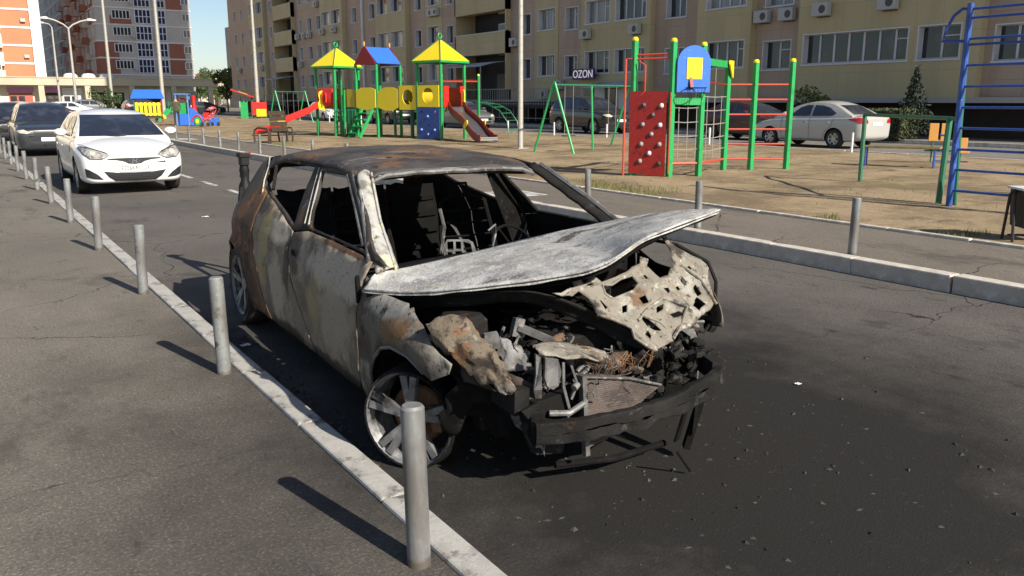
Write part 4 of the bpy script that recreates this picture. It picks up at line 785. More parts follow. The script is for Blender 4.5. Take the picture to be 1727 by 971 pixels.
def make_car(name, kind, paint, label, loc, rz, group=None, detail=True, plate=None, face=None):
    sh = SHAPES[kind]; root = thing(name, label, 'car', loc, rz, group); W2 = sh['W']/2; L = sh['L']
    bm_ = car_body(sh); tp = car_top(sh); bv = bvh_of(bm_, tp)
    body = obj('body', cut_arches(bm_, sh), paint, root, smooth=True, ang=40, solid=.006); body.modifiers['thick'].offset = -1
    obj('cabin', tp, paint, root, smooth=True, ang=40)
    decal('windscreen', bv, sh['wsL'], 'front', 'car_glass', root, .005, .08)
    decal('rear_window', bv, sh['rear'], 'rear', 'car_glass', root, .005, .08)
    for p in sh['side']:
        for ax in ('left', 'right'): decal('side_window', bv, p, ax, 'car_glass', root, .005, .08)
    r = sh['r']; wm = None
    for yw in sh['wb']:
        for s in (-1, 1):
            lb = MB(); rr_ = r+.046; N_ = 14
            for k in range(N_):
                t0, t1 = math.pi*k/N_, math.pi*(k+1)/N_
                lb.add([(s*(W2-.05), yw-rr_*math.cos(t0), r+rr_*math.sin(t0)), (s*(W2-.05), yw-rr_*math.cos(t1), r+rr_*math.sin(t1)), (s*(W2-.25), yw-rr_*math.cos(t1), r+rr_*math.sin(t1)), (s*(W2-.25), yw-rr_*math.cos(t0), r+rr_*math.sin(t0))], [(0,1,2,3)])
            lb.add([(s*(W2-.25), yw-rr_*math.cos(math.pi*k/N_), r+rr_*math.sin(math.pi*k/N_)) for k in range(N_+1)], [tuple(range(N_+1))])
            obj('wheel_arch', lb, 'black_plastic', root)
    for yw in sh['wb']:
        for s in (-1, 1):
            Wd = bpy.data.objects.new('wheel', None); COL.objects.link(Wd); Wd.parent = root; Wd.location = (s*(W2-.012), yw, r); Wd.rotation_euler = (0, 0, 0 if s < 0 else math.pi)
            if wm is None:
                mb = MB(); mb.lathe([(r*.66,.015),(r*.93,.0),(r*.985,.018),(r,.05),(r,.17),(r*.97,.2),(r*.6,.2)], (0,0,0), 'x', 28); t_ = obj('tyre', mb, 'tyre', Wd, smooth=True)
                mb = MB(); mb.lathe([(r*.60,.04),(r*.67,.012),(r*.67,.03),(r*.62,.09)], (0,0,0), 'x', 24); mb.lathe([(0,.02),(.055,.022),(.06,.05)], (0,0,0), 'x', 12); mb.lathe([(0,.10),(r*.63,.10)], (0,0,0), 'x', 16)
                for k in range(7):
                    a_ = 2*math.pi*k/7; mb.bar((.03,.04*math.cos(a_),.04*math.sin(a_)), (.022,r*.64*math.cos(a_),r*.64*math.sin(a_)), .045, .02, (1,0,0), .035)
                ri = obj('rim', mb, 'alloy', Wd); wm = (t_, ri)
            else:
                for q in wm:
                    c = q.copy(); COL.objects.link(c); c.parent = Wd
    zh = sh['st'][2][3]
    if kind == 'hatch':
        hl = [(.40,.70),(.55,.64),(.72,.655),(.80,.735),(.835,.825),(.80,.845),(.66,.815),(.50,.76)]
        gr_ = [(-.46,.638),(-.42,.658),(0,.660),(.42,.658),(.46,.638),(.28,.622),(.17,.595),(.10,.555),(-.10,.555),(-.17,.595),(-.28,.622)]
        it = [(-.52,.435),(-.30,.405),(0,.40),(.30,.405),(.52,.435),(.44,.325),(.34,.262),(0,.25),(-.34,.262),(-.44,.325)]
        fog = [(.53,.29),(.69,.305),(.785,.34),(.80,.49),(.74,.465),(.62,.385)]
        pz = .475
    elif kind == 'suv':
        hl = [(.50,.82),(.62,.78),(.80,.80),(.88,.86),(.86,.90),(.70,.91)]; gr_ = [(-.42,.70),(.42,.70),(.46,.86),(-.46,.86)]; it = [(-.6,.42),(.6,.42),(.56,.56),(-.56,.56)]; fog = [(.64,.46),(.76,.48),(.76,.58),(.64,.56)]; pz = .62
    else:
        hl = [(.42,.68),(.58,.65),(.74,.70),(.79,.78),(.70,.79),(.52,.74)]; gr_ = [(-.4,.54),(.4,.54),(.46,.63),(-.46,.63)]; it = [(-.5,.32),(.5,.32),(.44,.42),(-.44,.42)]; fog = [(.56,.34),(.7,.36),(.7,.45),(.6,.42)]; pz = .48
    if kind == 'suv': zt0 = 1.02
    for p in (hl, mir(hl)):
        h_ = decal('headlight', bv, p, 'front', 'lamp_glass' if kind == 'hatch' else 'lamp_pale', root, .006, .05)
        if detail:
            cx_ = sum(q[0] for q in p)/len(p); cz_ = sum(q[1] for q in p)/len(p)
            decal('reflector', bv, [(cx_+.045*math.cos(t*.5236), cz_+.04*math.sin(t*.5236)) for t in range(12)], 'front', 'lamp_pale', h_, .012, .03)
            decal('lamp_bezel', bv, strip(p+[p[0]], .012), 'front', 'black_plastic', h_, .010, .05)
    decal('grille', bv, gr_, 'front', 'black_plastic', root, .005, .06)
    decal('air_intake', bv, it, 'front', 'black_plastic', root, .005, .06)
    for p in (fog, mir(fog)): decal('fog_lamp_recess', bv, p, 'front', 'black_plastic', root, .005, .05)
    if detail:
        for k in range(3): decal('intake_slat', bv, strip([(-.36,.30+.03*k),(.36,.30+.03*k)], .008), 'front', mat('slat', (.05,.05,.052), rough=.35), root, .010, .06)
        decal('hood_gap', bv, strip([(-.80,.885),(-.68,.83),(-.50,.77),(-.38,.72),(-.25,.695),(0,.685),(.25,.695),(.38,.72),(.50,.77),(.68,.83),(.80,.885)], .006) if kind == 'hatch' else strip([(-.8,1.0),(-.5,.93),(.5,.93),(.8,1.0)], .008), 'front', 'black_plastic', root, .004, .06)
        for ax in ('left', 'right'):
            y0, y1, y2 = sh['side'][0][0][0]-.22, sh['side'][0][1][0]+.04, sh['wb'][1]-.42; zb = sh['st'][5][2]+.08; zs = sh['side'][0][0][1]-.04
            for pts in ([(y0,zs),(y0-.04,.6),(y0+.02,zb)], [(y1,zs),(y1,zb)], [(y2+.38,zs),(y2+.30,.72),(y2+.05,.5),(y2,zb)], [(y0+.02,zb),(y2,zb)]): decal('door_gap', bv, strip(pts, .009), ax, 'black_plastic', root, .003, .06)
            for yh_ in (y1-.18, y2+.16): decal('door_handle', bv, [(yh_-.09,zs-.16),(yh_+.09,zs-.155),(yh_+.09,zs-.125),(yh_-.09,zs-.13)], ax, paint, root, .02, .04, .015)
    # lamps at the back
    zt_ = {'hatch': .90, 'suv': 1.0, 'sedan': .93}[kind]
    tl = [(W2*.56,zt_-.12),(W2*.90,zt_-.13),(W2*.97,zt_),(W2*.88,zt_+.05),(W2*.60,zt_-.01)]
    for p in (tl, mir(tl)): decal('tail_light', bv, p, 'rear', 'red_lamp', root, .006, .05)
    for ax in ('left', 'right'): decal('tail_light', bv, [(L-.52,zt_+.0),(L-.12,zt_-.12),(L-.10,zt_+.0),(L-.25,zt_+.035)], ax, 'red_lamp', root, .006, .05)
    decal('rear_plate', bv, [(-.26,zt_-.20),(.26,zt_-.20),(.26,zt_-.09),(-.26,zt_-.09)], 'rear', 'plate', root, .008, .08)
    decal('rear_bumper_trim', bv, [(-W2*.8,.33),(W2*.8,.33),(W2*.78,.42),(-W2*.78,.42)], 'rear', 'black_plastic' if kind != 'sedan' else paint, root, .004, .08)
    for s in (-1, 1):
        mb = MB(); zmi = sh['side'][0][0][1]+.08; ym = sh['side'][0][0][0]-.02
        mb.lathe([(0,-.06),(.07,-.055),(.095,-.02),(.10,.03),(.09,.07),(0,.075)], (0,0,0), 'y', 14); mb.v = [(s*(W2+.09)+x*1.15, ym+y_, zmi+z_*.72) for x, y_, z_ in mb.v]
        mi = obj('mirror', mb, paint, root, smooth=True)
        obj('mirror_stalk', MB().bar((s*(W2-.06),ym,zmi-.07), (s*(W2+.03),ym,zmi-.03), .05, .03), 'black_plastic', mi)
    p_ = decal('number_plate', bv, [(-.26,pz-.056),(.26,pz-.056),(.26,pz+.056),(-.26,pz+.056)], 'front', 'plate', root, .012, .12)
    if plate:
        h_ = bv.ray_cast(Vector((0,-3,pz)), Vector((0,1,0)))[0]
        text_obj('plate_text', plate, .098, 'text_black', p_, Matrix.Translation((0, h_.y-.020, pz)) @ Matrix.Rotation(R(90), 4, 'X') @ Matrix.Diagonal((.92,1.1,1,1)), .001)
    if face == 'emblem':
        h_ = bv.ray_cast(Vector((0,-3,.60)), Vector((0,1,0)))[0]; yb = h_.y-.014
        mb = MB(); mb.tube([(.085*math.cos(t*.3142), yb, .605+.045*math.sin(t*.3142)) for t in range(20)], .010, 6, True)
        mb.bar((-.042,yb,.573), (-.020,yb,.637), .020, .012, (0,1,0)); mb.bar((.020,yb,.573), (.042,yb,.637), .020, .012, (0,1,0)); mb.bar((-.03,yb,.599), (.03,yb,.613), .018, .012, (0,1,0))
        obj('emblem', mb, 'chrome', root, smooth=True)
        mb = MB(); mb.tube([(-.5,1.06,1.0),(-.1,1.0,1.005),(.05,1.02,1.01)], .010, 5); mb.tube([(.05,1.06,1.01),(.4,1.03,1.0),(.62,1.1,1.0)], .010, 5); obj('wiper', mb, 'black_plastic', root)
        obj('antenna', MB().tube([(0,3.55,1.46),(0,3.62,1.60)], .006, 5), 'black_plastic', root)
    return root
make_car('parked_car', 'hatch', 'white_car', 'white hatchback with slanted H emblem parked behind the burnt car', (2.70, 16.55, 0), 0, 'cars parked along the left edging', True, 'E226KM 123', 'emblem')
make_car('parked_car', 'suv', 'navy_car', 'dark blue car with pale headlights parked directly behind the white hatchback', (2.52, 29.5, -.10), 0, 'cars parked along the left edging', True)
make_car('parked_car', 'suv', 'black_car', 'black off-roader at the left picture edge, third in the parked row', (2.15, 38.5, -.1), 0, 'cars parked along the left edging', True)
make_car('parked_car', 'sedan', 'silver_car', 'silver white sedan seen from behind, parked beyond the climbing frame', (24.55, 20.95, .155), R(180), 'cars in the courtyard road', True)
make_car('parked_car', 'suv', 'black_car', 'black off-roader parked under the shop sign behind the green swing', (25.6, 30.2, .155), R(0), 'cars in the courtyard road', False)
make_car('parked_car', 'sedan', 'maroon_car', 'dark red car with bright headlight half hidden behind the wall bars', (26.6, 21.4, .155), 0, 'cars in the courtyard road', False)
make_car('parked_car', 'sedan', 'grey_car', 'old grey sedan facing the camera beside the right slide', (24.6, 40.6, .155), 0, 'cars in the courtyard road', False)
make_car('parked_car', 'suv', 'black_car', 'dark car glimpsed under the play tower\'s yellow tunnel', (24.6, 50.2, .155), 0, 'cars in the courtyard road', False)
make_car('parked_car', 'hatch', 'white_car', 'pale car seen behind the play tower left of the green stairs', (24.7, 62.0, .155), 0, 'cars in the courtyard road', False)
for k, (kind, pt, x, y, rz, lab) in enumerate([('sedan','maroon_car',8.2,72,60,'maroon car among the far parked cars above the white roof'),('hatch','white_car',12.2,92,80,'white car parked far off between the lamp posts'),('sedan','grey_car',5.0,66,70,'grey car parked far off behind the navy car'),('suv','black_car',19.5,96,95,'black car far off behind the toy train'),('sedan','silver_car',8.9,104,85,'silver car before the lit arcade shops'),('hatch','navy_car',27.0,103,95,'navy car far off beside the red play canopy'),('suv','grey_car',16.2,108,85,'grey off-roader before the dark arcade')]):
    make_car('parked_car', kind, pt, lab, (x, y, .11), R(rz), 'far parked cars', False)

# ------------------------------------------------------------------ play complex with two pyramid roofs and two slides
def post(parent, x, y, z0, z1, w_=.09, m='green', cap=None):
    o = obj('post', MB().box(x-w_/2, x+w_/2, y-w_/2, y+w_/2, z0, z1), m, parent, bevel=.012)
    if cap: obj('post_cap', MB().lathe([(0,z1+.055),(w_*.4,z1+.05),(w_*.62,z1+.02),(w_*.62,z1-.02),(w_*.5,z1-.02)], (x,y,0), 'z', 12), cap, o, smooth=True)
    return o
def pyramid(parent, cx_, cy_, e, z0, z1):
    c = [(cx_-e,cy_-e,z0),(cx_+e,cy_-e,z0),(cx_+e,cy_+e,z0),(cx_-e,cy_+e,z0)]; ap = (cx_,cy_,z1); t = .09
    rf = bpy.data.objects.new('pyramid_roof', None); COL.objects.link(rf); rf.parent = parent
    for k in range(4):
        a, b = Vector(c[k]), Vector(c[(k+1) % 4]); top = Vector(ap); a2 = top.lerp(a, .06); b2 = top.lerp(b, .06)
        obj('roof_panel', MB().add([a, b, b2, a2], [(0,1,2,3)]), 'yellow', rf, solid=.02)
    for k in range(4):
        obj('roof_rib', MB().bar(Vector(c[k])+Vector((0,0,.01)), Vector(ap)+Vector((0,0,.02)), .035, .035), 'dgreen', rf)
        a, b = Vector(c[k]), Vector(c[(k+1) % 4]); obj('eave_rail', MB().bar(a+Vector((0,0,-.045)), b+Vector((0,0,-.045)), .05, .075), 'green', rf)
    obj('finial', MB().tube([(cx_+.10*math.cos(t_), cy_, z1+.13+.10*math.sin(t_)) for t_ in [k*.5236 for k in range(12)]], .022, 6, True).tube([(cx_,cy_-.08,z1+.13),(cx_,cy_+.08,z1+.13)], .03, 6), 'green', rf, smooth=True)
def panel(parent, name, poly, holes, fn, m, thick=.03): return sheet(name, poly, holes, fn, m, parent, .25, thick, False)
def circ(cx_, cz_, r, n=18): return [(cx_+r*math.cos(2*math.pi*k/n), cz_+r*math.sin(2*math.pi*k/n)) for k in range(n)]
def slide(parent, x, y, rz, L, zt, w_, side, bed, handle, blob):
    G = bpy.data.objects.new('slide', None); COL.objects.link(G); G.parent = parent; G.location = (x, y, 0); G.rotation_euler = (0,0,rz)
    prof = smoothlist([(0,zt+.02),(.28,zt),(.6,zt-.20),(L*.5,zt*.56),(L*.72,zt*.28),(L*.86,.20),(L,.19)], 28)
    mb = MB(); mb.grid(lambda u, v: (-w_/2+w_*v, -prof[int(u*27)][0], prof[int(u*27)][1]), 27, 4); obj('slide_bed', mb, bed, G, smooth=True, solid=.012)
    for s in (-1, 1):
        up = [(p[0], p[1]+.20-(.06 if p[0] > L*.9 else 0)) for p in prof]; lo = [(p[0], p[1]-.10) for p in prof][::-1]
        mb = MB(); n = len(prof)
        for i in range(n-1):
            a0, a1, b0, b1 = up[i], up[i+1], (prof[i][0], prof[i][1]-.10), (prof[i+1][0], prof[i+1][1]-.10)
            mb.add([(s*w_/2,-a0[0],a0[1]),(s*w_/2,-a1[0],a1[1]),(s*w_/2,-b1[0],b1[1]),(s*w_/2,-b0[0],b0[1])], [(0,1,2,3)])
        obj('slide_side', mb, side, G, solid=.035)
        hp = [(-.12,zt-.18),(.16,zt-.12),(.20,zt+.12),(.13,zt+.30),(.17,zt+.48),(.14,zt+.64),(.02,zt+.70),(-.08,zt+.62),(-.10,zt+.3)]
        obj('slide_handle', MB().prism(hp, lambda u, v: (s*(w_/2+.03)-.02, -u, v), (.04,0,0)), handle, G, bevel=.01)
        m_ = prof[15]; obj('slide_badge', MB().prism(circ(m_[0], m_[1]+.07, .17), lambda u, v: (s*(w_/2+.03)-.018, -u-(v-m_[1])*.8, v), (.036,0,0)), blob, G)
    if bed == 'steel': obj('slide_lip', MB().bar((-w_/2,-L,.19), (w_/2,-L,.19), .02, .12).box(-w_/2,w_/2,-L-.01,-L+.10,.185,.205), 'steel', G)
    return G
PC = thing('play_complex', 'large green play tower complex with yellow pyramid roofs and two red slides', 'play structure', (16.6, 30.7, .13), R(16.8))
hs_ = .66; DK = 1.27
def tower(cy_, zt, pm='green', roof=True, cx_=0):
    for sx in (-1, 1):
        for sy in (-1, 1): post(PC, cx_+sx*hs_, cy_+sy*hs_, 0, zt, .10, pm)
    obj('deck', MB().box(cx_-hs_-.04, cx_+hs_+.04, cy_-hs_-.04, cy_+hs_+.04, DK-.09, DK), 'dgreen', PC)
tower(0, 3.05); pyramid(PC, 0, 0, .80, 3.06, 3.90)
tower(6.5, 3.0); pyramid(PC, 0, 6.5, .80, 3.01, 3.83)
tower(3.75, 3.0)
# gabled blue roof over the middle tower
gr = bpy.data.objects.new('gable_roof', None); COL.objects.link(gr); gr.parent = PC; gr.location = (0,3.75,.06); gr.scale = (.9,.86,1)
for s in (-1, 1): obj('roof_panel', MB().add([(-.74,s*.84,2.98),(.74,s*.84,2.98),(.74,0,3.66),(-.74,0,3.66)], [(0,1,2,3)]), 'blue', gr, solid=.03)
for s in (-1, 1):
    obj('gable_board', MB().prism([(-.82,2.94),(.82,2.94),(.05,3.70),(-.05,3.70)], lambda u, v: (s*.78-.02, u, v), (.04,0,0)), 'dred', gr)
    obj('gable_finial', MB().lathe([(0,3.90),(.03,3.86),(.045,3.78),(.03,3.66)], (s*.78,0,0), 'z', 8), 'orange_seat', gr)
# tower by the steel slide: blue holds panel, yellow porthole panel, red backs
X_ = lambda d: (lambda u, v: (-hs_-.06-d, u, v))
bp = panel(PC, 'climbing_panel', [(-.60,.04),(.60,.04),(.60,DK),(-.60,DK)], [circ(u, v, .055, 10) for u, v in ((-.38,1.10),(.38,1.10),(-.32,.72),(.36,.72),(.0,.58))], X_(0), 'dblue')
for u, v in ((.02,.92),(-.36,.40),(.38,.40),(.0,.22)): obj('climbing_hold', MB().lathe([(0,-.07),(.04,-.06),(.055,-.02),(.06,0)], (-hs_-.075,u,v), 'x', 8), 'lblue', bp, smooth=True)
panel(PC, 'porthole_panel', [(-.60,DK+.02),(.60,DK+.02),(.60,DK+.85),(-.60,DK+.85)], [circ(.0, DK+.46, .30)], X_(0), 'yellow')
panel(PC, 'guard_panel', [(-.60,DK),(.60,DK),(.60,DK+.78),(-.60,DK+.78)], [], lambda u, v: (hs_+.06, u, v), 'red')
panel(PC, 'guard_panel', [(-.60,DK),(-.30,DK),(-.30,DK+.82),(-.60,DK+.82)], [], lambda u, v: (u, -hs_-.06, v), 'red')
panel(PC, 'guard_panel', [(.34,DK),(.60,DK),(.60,DK+.82),(.34,DK+.82)], [], lambda u, v: (u, -hs_-.06, v), 'red')
slide(PC, .02, -hs_-.08, R(-27), 3.7, DK, .66, 'dred', 'steel', 'yellow', 'yellow')
# tunnel walkway between the first and the middle tower
obj('walkway_deck', MB().box(-.55,.55,hs_+.06,3.75-hs_-.06,DK-.12,DK-.02), 'dgreen', PC)
panel(PC, 'porthole_panel', [(.74,DK-.1),(1.72,DK-.1),(1.72,DK+.86),(.74,DK+.86)], [circ(1.22, DK+.40, .30)], X_(-.05), 'yellow')
panel(PC, 'curved_panel', [(1.80,DK-.02),(2.1,DK-.14),(2.6,DK-.14),(3.02,DK-.02),(3.02,DK+.62),(2.6,DK+.80),(2.1,DK+.80),(1.80,DK+.72)], [], X_(-.05), 'yellow')
for s in (-1, 1): panel(PC, 'tunnel_wall', [(.74,DK),(2.56,DK),(2.56,DK+.8),(.74,DK+.8)], [circ(1.2, DK+.42, .28)], lambda u, v: (s*.0+.52, u, v), 'ochre') if s > 0 else None
obj('crawl_tube', MB().lathe([(.36,-.40),(.36,.40)], (.0,1.22,DK+.42), 'x', 20).lathe([(.33,.40),(.33,-.40)], (.0,1.22,DK+.42), 'x', 20), 'ochre', PC, smooth=True)
panel(PC, 'curved_panel', [(3.12,DK-.02),(3.4,DK-.12),(4.0,DK-.12),(4.36,DK-.02),(4.36,DK+.66),(4.0,DK+.80),(3.4,DK+.80),(3.12,DK+.72)], [], X_(0), 'yellow')
# stairs, ladder and walkway to the far tower
obj('walkway_deck', MB().box(-.55,.55,3.75+hs_+.06,6.5-hs_-.06,DK-.12,DK-.02), 'dgreen', PC)
panel(PC, 'guard_panel', [(4.50,DK),(5.05,DK),(5.05,DK+.74),(4.50,DK+.74)], [], X_(-.05), 'ochre')
for k in range(5): obj('ladder_rung', MB().bar((-hs_-.12,5.12,.2+.22*k), (-hs_-.12,5.72,.2+.22*k), .04, .04), 'dgreen', PC)
for y in (5.10, 5.74): obj('ladder_rail', MB().bar((-hs_-.1,y,DK+.72), (-hs_-.16,y,.0), .06, .07), 'green', PC)
for k in range(5): obj('stair_slat', MB().box(-hs_-.10,-hs_-.05,4.44+.13*k,4.52+.13*k,.02,DK-.1), 'green' if k % 2 else 'dgreen', PC)
for k in range(4): obj('stair_tread', MB().box(-hs_-.42-.16*k, -hs_-.14-.16*k, 3.30, 3.95, DK-.27*(k+1), DK-.27*(k+1)+.04), 'green', PC)
for y in (3.28, 3.97): obj('stair_stringer', MB().bar((-hs_-.10,y,DK-.10), (-hs_-.85,y,.02), .05, .13), 'green', PC)
for y in (4.55, 5.45): post(PC, -.62, y, 0, 2.4, .08)
for k in range(4): obj('balustrade_bar', MB().bar((-.60,5.15+.14*k,DK), (-.60,5.32+.14*k,DK+.72), .035, .02), 'green', PC)
for y in (1.2, 2.2): post(PC, -.5, y, 0, DK, .09, 'dgreen'); post(PC, .5, y, 0, DK, .09, 'dgreen')
# far tower: bulged red guard and the plastic slide
mb = MB(); mb.grid(lambda u, v: (-hs_-.06-.14*math.sin(math.pi*v)*math.sin(math.pi*u), 5.92+1.16*u, DK+.0+.78*v), 10, 8); rg = obj('bulged_guard', mb, 'red', PC, smooth=True, solid=.03)
for k in range(3): obj('guard_slot', MB().bar((-hs_-.22,6.22+.28*k,DK+.18), (-hs_-.22,6.22+.28*k,DK+.6), .05, .02), 'rungred', rg)
panel(PC, 'guard_panel', [(-.60,DK),(-.1,DK),(-.1,DK+.78),(-.60,DK+.78)], [], lambda u, v: (u, 6.5-hs_-.06, v), 'red')
slide(PC, -.55, 6.9, R(-128), 3.0, DK, .76, 'red', 'red', 'yellow', 'yellow')
# horizontal bar between short posts behind the first tower
for x, y in ((1.9,1.9), (1.9,-.3), (.95,.9)): post(PC, x, y, 0, 2.55, .09, 'green', 'yellow')
obj('pull_up_bar', MB().tube([(1.9,1.9,2.35),(1.9,-.3,2.35)], .03, 8), 'rungred', PC, smooth=True); obj('pull_up_bar', MB().tube([(1.9,-.3,2.3),(.95,.9,2.3)], .03, 8), 'rungred', PC, smooth=True)
# arched green climber beside it
GC = thing('arch_climber', 'arched green metal climbing ladder beside the steel slide', 'climbing frame', (19.6, 31.4, .2), R(20))
for s in (-.35, .35): obj('arch_rail', MB().tube([(s,-1.0,0),(s,-.9,.6),(s,-.5,1.05),(s,.1,1.3),(s,.8,1.4)], .025, 6), 'dgreen', GC, smooth=True)
for p in ((-.97,.3),(-.85,.65),(-.6,.95),(-.2,1.2),(.3,1.33),(.7,1.39)): obj('rung', MB().tube([(-.35,p[0],p[1]),(.35,p[0],p[1])], .018, 6), 'dgreen', GC)

# ------------------------------------------------------------------ climbing frame with red wall, basketball board and wall bars
CF = thing('climbing_frame', 'green climbing frame with red holds wall, blue basketball board and red wall bars', 'climbing frame', (0, 0, .12))
A_, B_, C_, D_, E_, F_ = (11.62,13.35), (12.05,12.7), (12.72,12.55), (14.35,13.40), (14.85,13.07), (15.50,12.62)
for p, h_ in ((A_,2.72),(B_,2.68),(C_,2.62),(D_,2.35),(E_,2.36),(F_,2.38)): post(CF, *p, -.05, h_, .105, 'green', None if p == D_ else 'yellow')
def between(p, q, t, off=0, z=0):
    d = Vector((q[0]-p[0], q[1]-p[1])); n = Vector((d.y, -d.x)).normalized(); c = Vector(p)+d*t+n*off; return (c.x, c.y, z)
wl = sheet('climbing_wall', [(-.06,.10),(.90,.04),(.90,1.72),(-.06,1.72)], [], lambda u, v: between(A_, B_, u, .075, v), 'dred', CF, .3, .03, False)
for u, v, mm in ((.30,1.45,'ac_dark'),(.76,1.44,'white_trim'),(.54,1.26,'ac_dark'),(.28,1.07,'bollard'),(.74,1.06,'white_trim'),(.52,.88,'bollard'),(.26,.68,'rope'),(.74,.68,'rope'),(.48,.50,'white_trim'),(.24,.34,'rope'),(.74,.30,'brown_wood')):
    c = between(A_, B_, u, .11, v); obj('climbing_hold', MB().lathe([(0,-.03),(.028,-.025),(.045,0),(.05,.03)], c, 'x', 9), mm, wl, smooth=True)
obj('fireman_pole', MB().tube([between(A_,B_,-.20,.08,-.05), between(A_,B_,-.20,.08,2.35), between(A_,B_,.05,.0,2.36)], .022, 8), 'rungred', CF, smooth=True)
obj('wall_edge_tube', MB().tube([between(A_,B_,1.0,.10,.1), between(A_,B_,1.0,.10,1.7)], .014, 6), 'rungred', CF)
for z in (2.34, 2.42): obj('pull_up_bar', MB().tube([(*A_,z),(*B_,z+.02)], .02, 6), 'rungred', CF)
obj('grip_handle', MB().tube([between(A_,B_,.15,.07,2.30), between(A_,B_,.32,.09,2.22), between(A_,B_,.32,.09,1.72), between(A_,B_,.15,.07,1.60)], .017, 6), 'rungred', CF, smooth=True)
obj('cross_beam', MB().bar((*B_,1.52), (*C_,1.52), .09, .14), 'green', CF); obj('cross_beam', MB().bar((*A_,1.55), between(A_,B_,1,-.5,1.55), .05, .05), 'dgreen', CF)
arc = [(.06,1.70),(1.16,1.70),(1.16,2.26)]+[(.61+.55*math.cos(t), 2.26+.34*math.sin(t)) for t in [math.pi*k/12 for k in range(1,12)]]+[(.06,2.26)]
bb = sheet('basketball_board', arc, [], lambda u, v: between(B_, C_, u, .09, v), 'blue', CF, .3, .025, False)
sheet('target_square', [(.36,1.95),(.87,1.95),(.87,2.36),(.36,2.36)], [], lambda u, v: between(B_, C_, u, .112, v), 'yellow', bb, .5, .01, False)
hc = between(B_, C_, .5, .32, 1.78); hp = MB().tube([(hc[0]+.20*math.cos(k*.3142), hc[1]+.20*math.sin(k*.3142), hc[2]) for k in range(20)], .011, 6, True)
obj('hoop', hp, 'camera_black', bb, smooth=True); obj('hoop_bracket', MB().bar(between(B_,C_,.5,.10,1.98), between(B_,C_,.5,.16,1.78), .07, .04), 'dred', bb)
mb = MB()
for k in range(14): mb.tube([(hc[0]+.19*math.cos(k*.4488), hc[1]+.19*math.sin(k*.4488), hc[2]-.01),(hc[0]+.12*math.cos(k*.4488+.25), hc[1]+.12*math.sin(k*.4488+.25), hc[2]-.22)], .004, 4)
obj('hoop_net', mb, 'camera_black', bb)
# rope nets
def net(p, q, zs, ts, off):
    mb = MB()
    for z in zs: mb.tube([between(p,q,-.0,off,z), between(p,q,.5,off,z-.015), between(p,q,1,off,z)], .009, 5)
    for t in ts: mb.tube([between(p,q,t,off,zs[0]), between(p,q,t+.01,off,(zs[0]+zs[-1])/2), between(p,q,t,off,zs[-1]-.22)], .009, 5)
    for z in zs:
        for t in ts: mb.lathe([(0,-.018),(.018,0),(0,.018)], between(p,q,t,off,z), 'z', 6)
    return obj('rope_net', mb, 'rope', CF)
net(B_, C_, [1.40,1.12,.84,.58], [.25,.55,.85], 0); net(C_, D_, [1.62,1.34,1.06,.78,.52], [.22,.50,.78], 0)
obj('net_bar', MB().tube([(*B_,.30),(*C_,.29)], .025, 8), 'rungred', CF); obj('net_bar', MB().tube([(*C_,.29),(*D_,.27)], .025, 8), 'rungred', CF)
obj('cross_beam', MB().bar((*C_,2.30), (*D_,2.30), .09, .14), 'green', CF)
obj('corner_bracket', MB().prism([(.0,2.38),(.18,2.38),(.18,2.02),(.15,2.02),(.0,2.30)], lambda u, v: between(C_, D_, .86+u*.9, .08, v), (.02,-.02,0)), 'yellow', CF)
obj('guy_rope', MB().tube([between(C_,D_,.5,0,2.25), between(C_,D_,.5,0,.5)], .008, 5), 'rope', CF)
for k, z in enumerate((1.88,1.56,1.24,.92,.60,.27)):
    obj('rung', MB().tube([(*D_,z),(*E_,z)], .02, 8), 'rungred', CF); obj('rung', MB().tube([(*E_,z),(*F_,z)], .02, 8), 'rungred', CF)
obj('rung', MB().tube([(*C_,1.90),(*D_,1.88)], .018, 8), 'dred', CF)

# ------------------------------------------------------------------ swings
def swing(label, loc, rz, Ls, h_, seats, mid=False):
    s_ = thing('swing_frame', label, 'swing', loc, rz, 'green playground swings')
    for x in (0, Ls):
        for sy in (-1, 1): obj('leg', MB().tube([(x+(.0),sy*.78,-.05),(x,sy*.03,h_)], .036, 8), 'green', s_, smooth=True)
        obj('apex_plate', MB().prism([(-.12,h_-.22),(.12,h_-.22),(.03,h_+.05),(-.03,h_+.05)], lambda u, v: (x-.03, u, v), (.06,0,0)), 'green', s_)
    obj('top_bar', MB().tube([(0,0,h_-.04),(Ls,0,h_-.04)], .032, 8), 'dgreen', s_, smooth=True)
    if mid: obj('leg', MB().tube([(Ls*mid,-.1,-.05),(Ls*mid,0,h_-.05)], .034, 8), 'green', s_, smooth=True)
    for x in seats:
        st = obj('seat', MB().box(x-.22,x+.22,-.09,.09,.44,.47), 'brown_wood', s_)
        for d in (-.2, .2): obj('chain', MB().tube([(x+d,0,.46),(x+d,0,h_-.06)], .007, 5), 'rope', st)
    return s_
swing('green A-frame swing between the lamp post and the red holds wall', (15.1,20.9,.16), R(14), 3.9, 2.0, (.7,2.9), .46)
swing('small green A-frame swing left of the play tower, beyond the red slide', (18.4,57.2,.15), R(20), 2.5, 2.15, (.8,1.7))

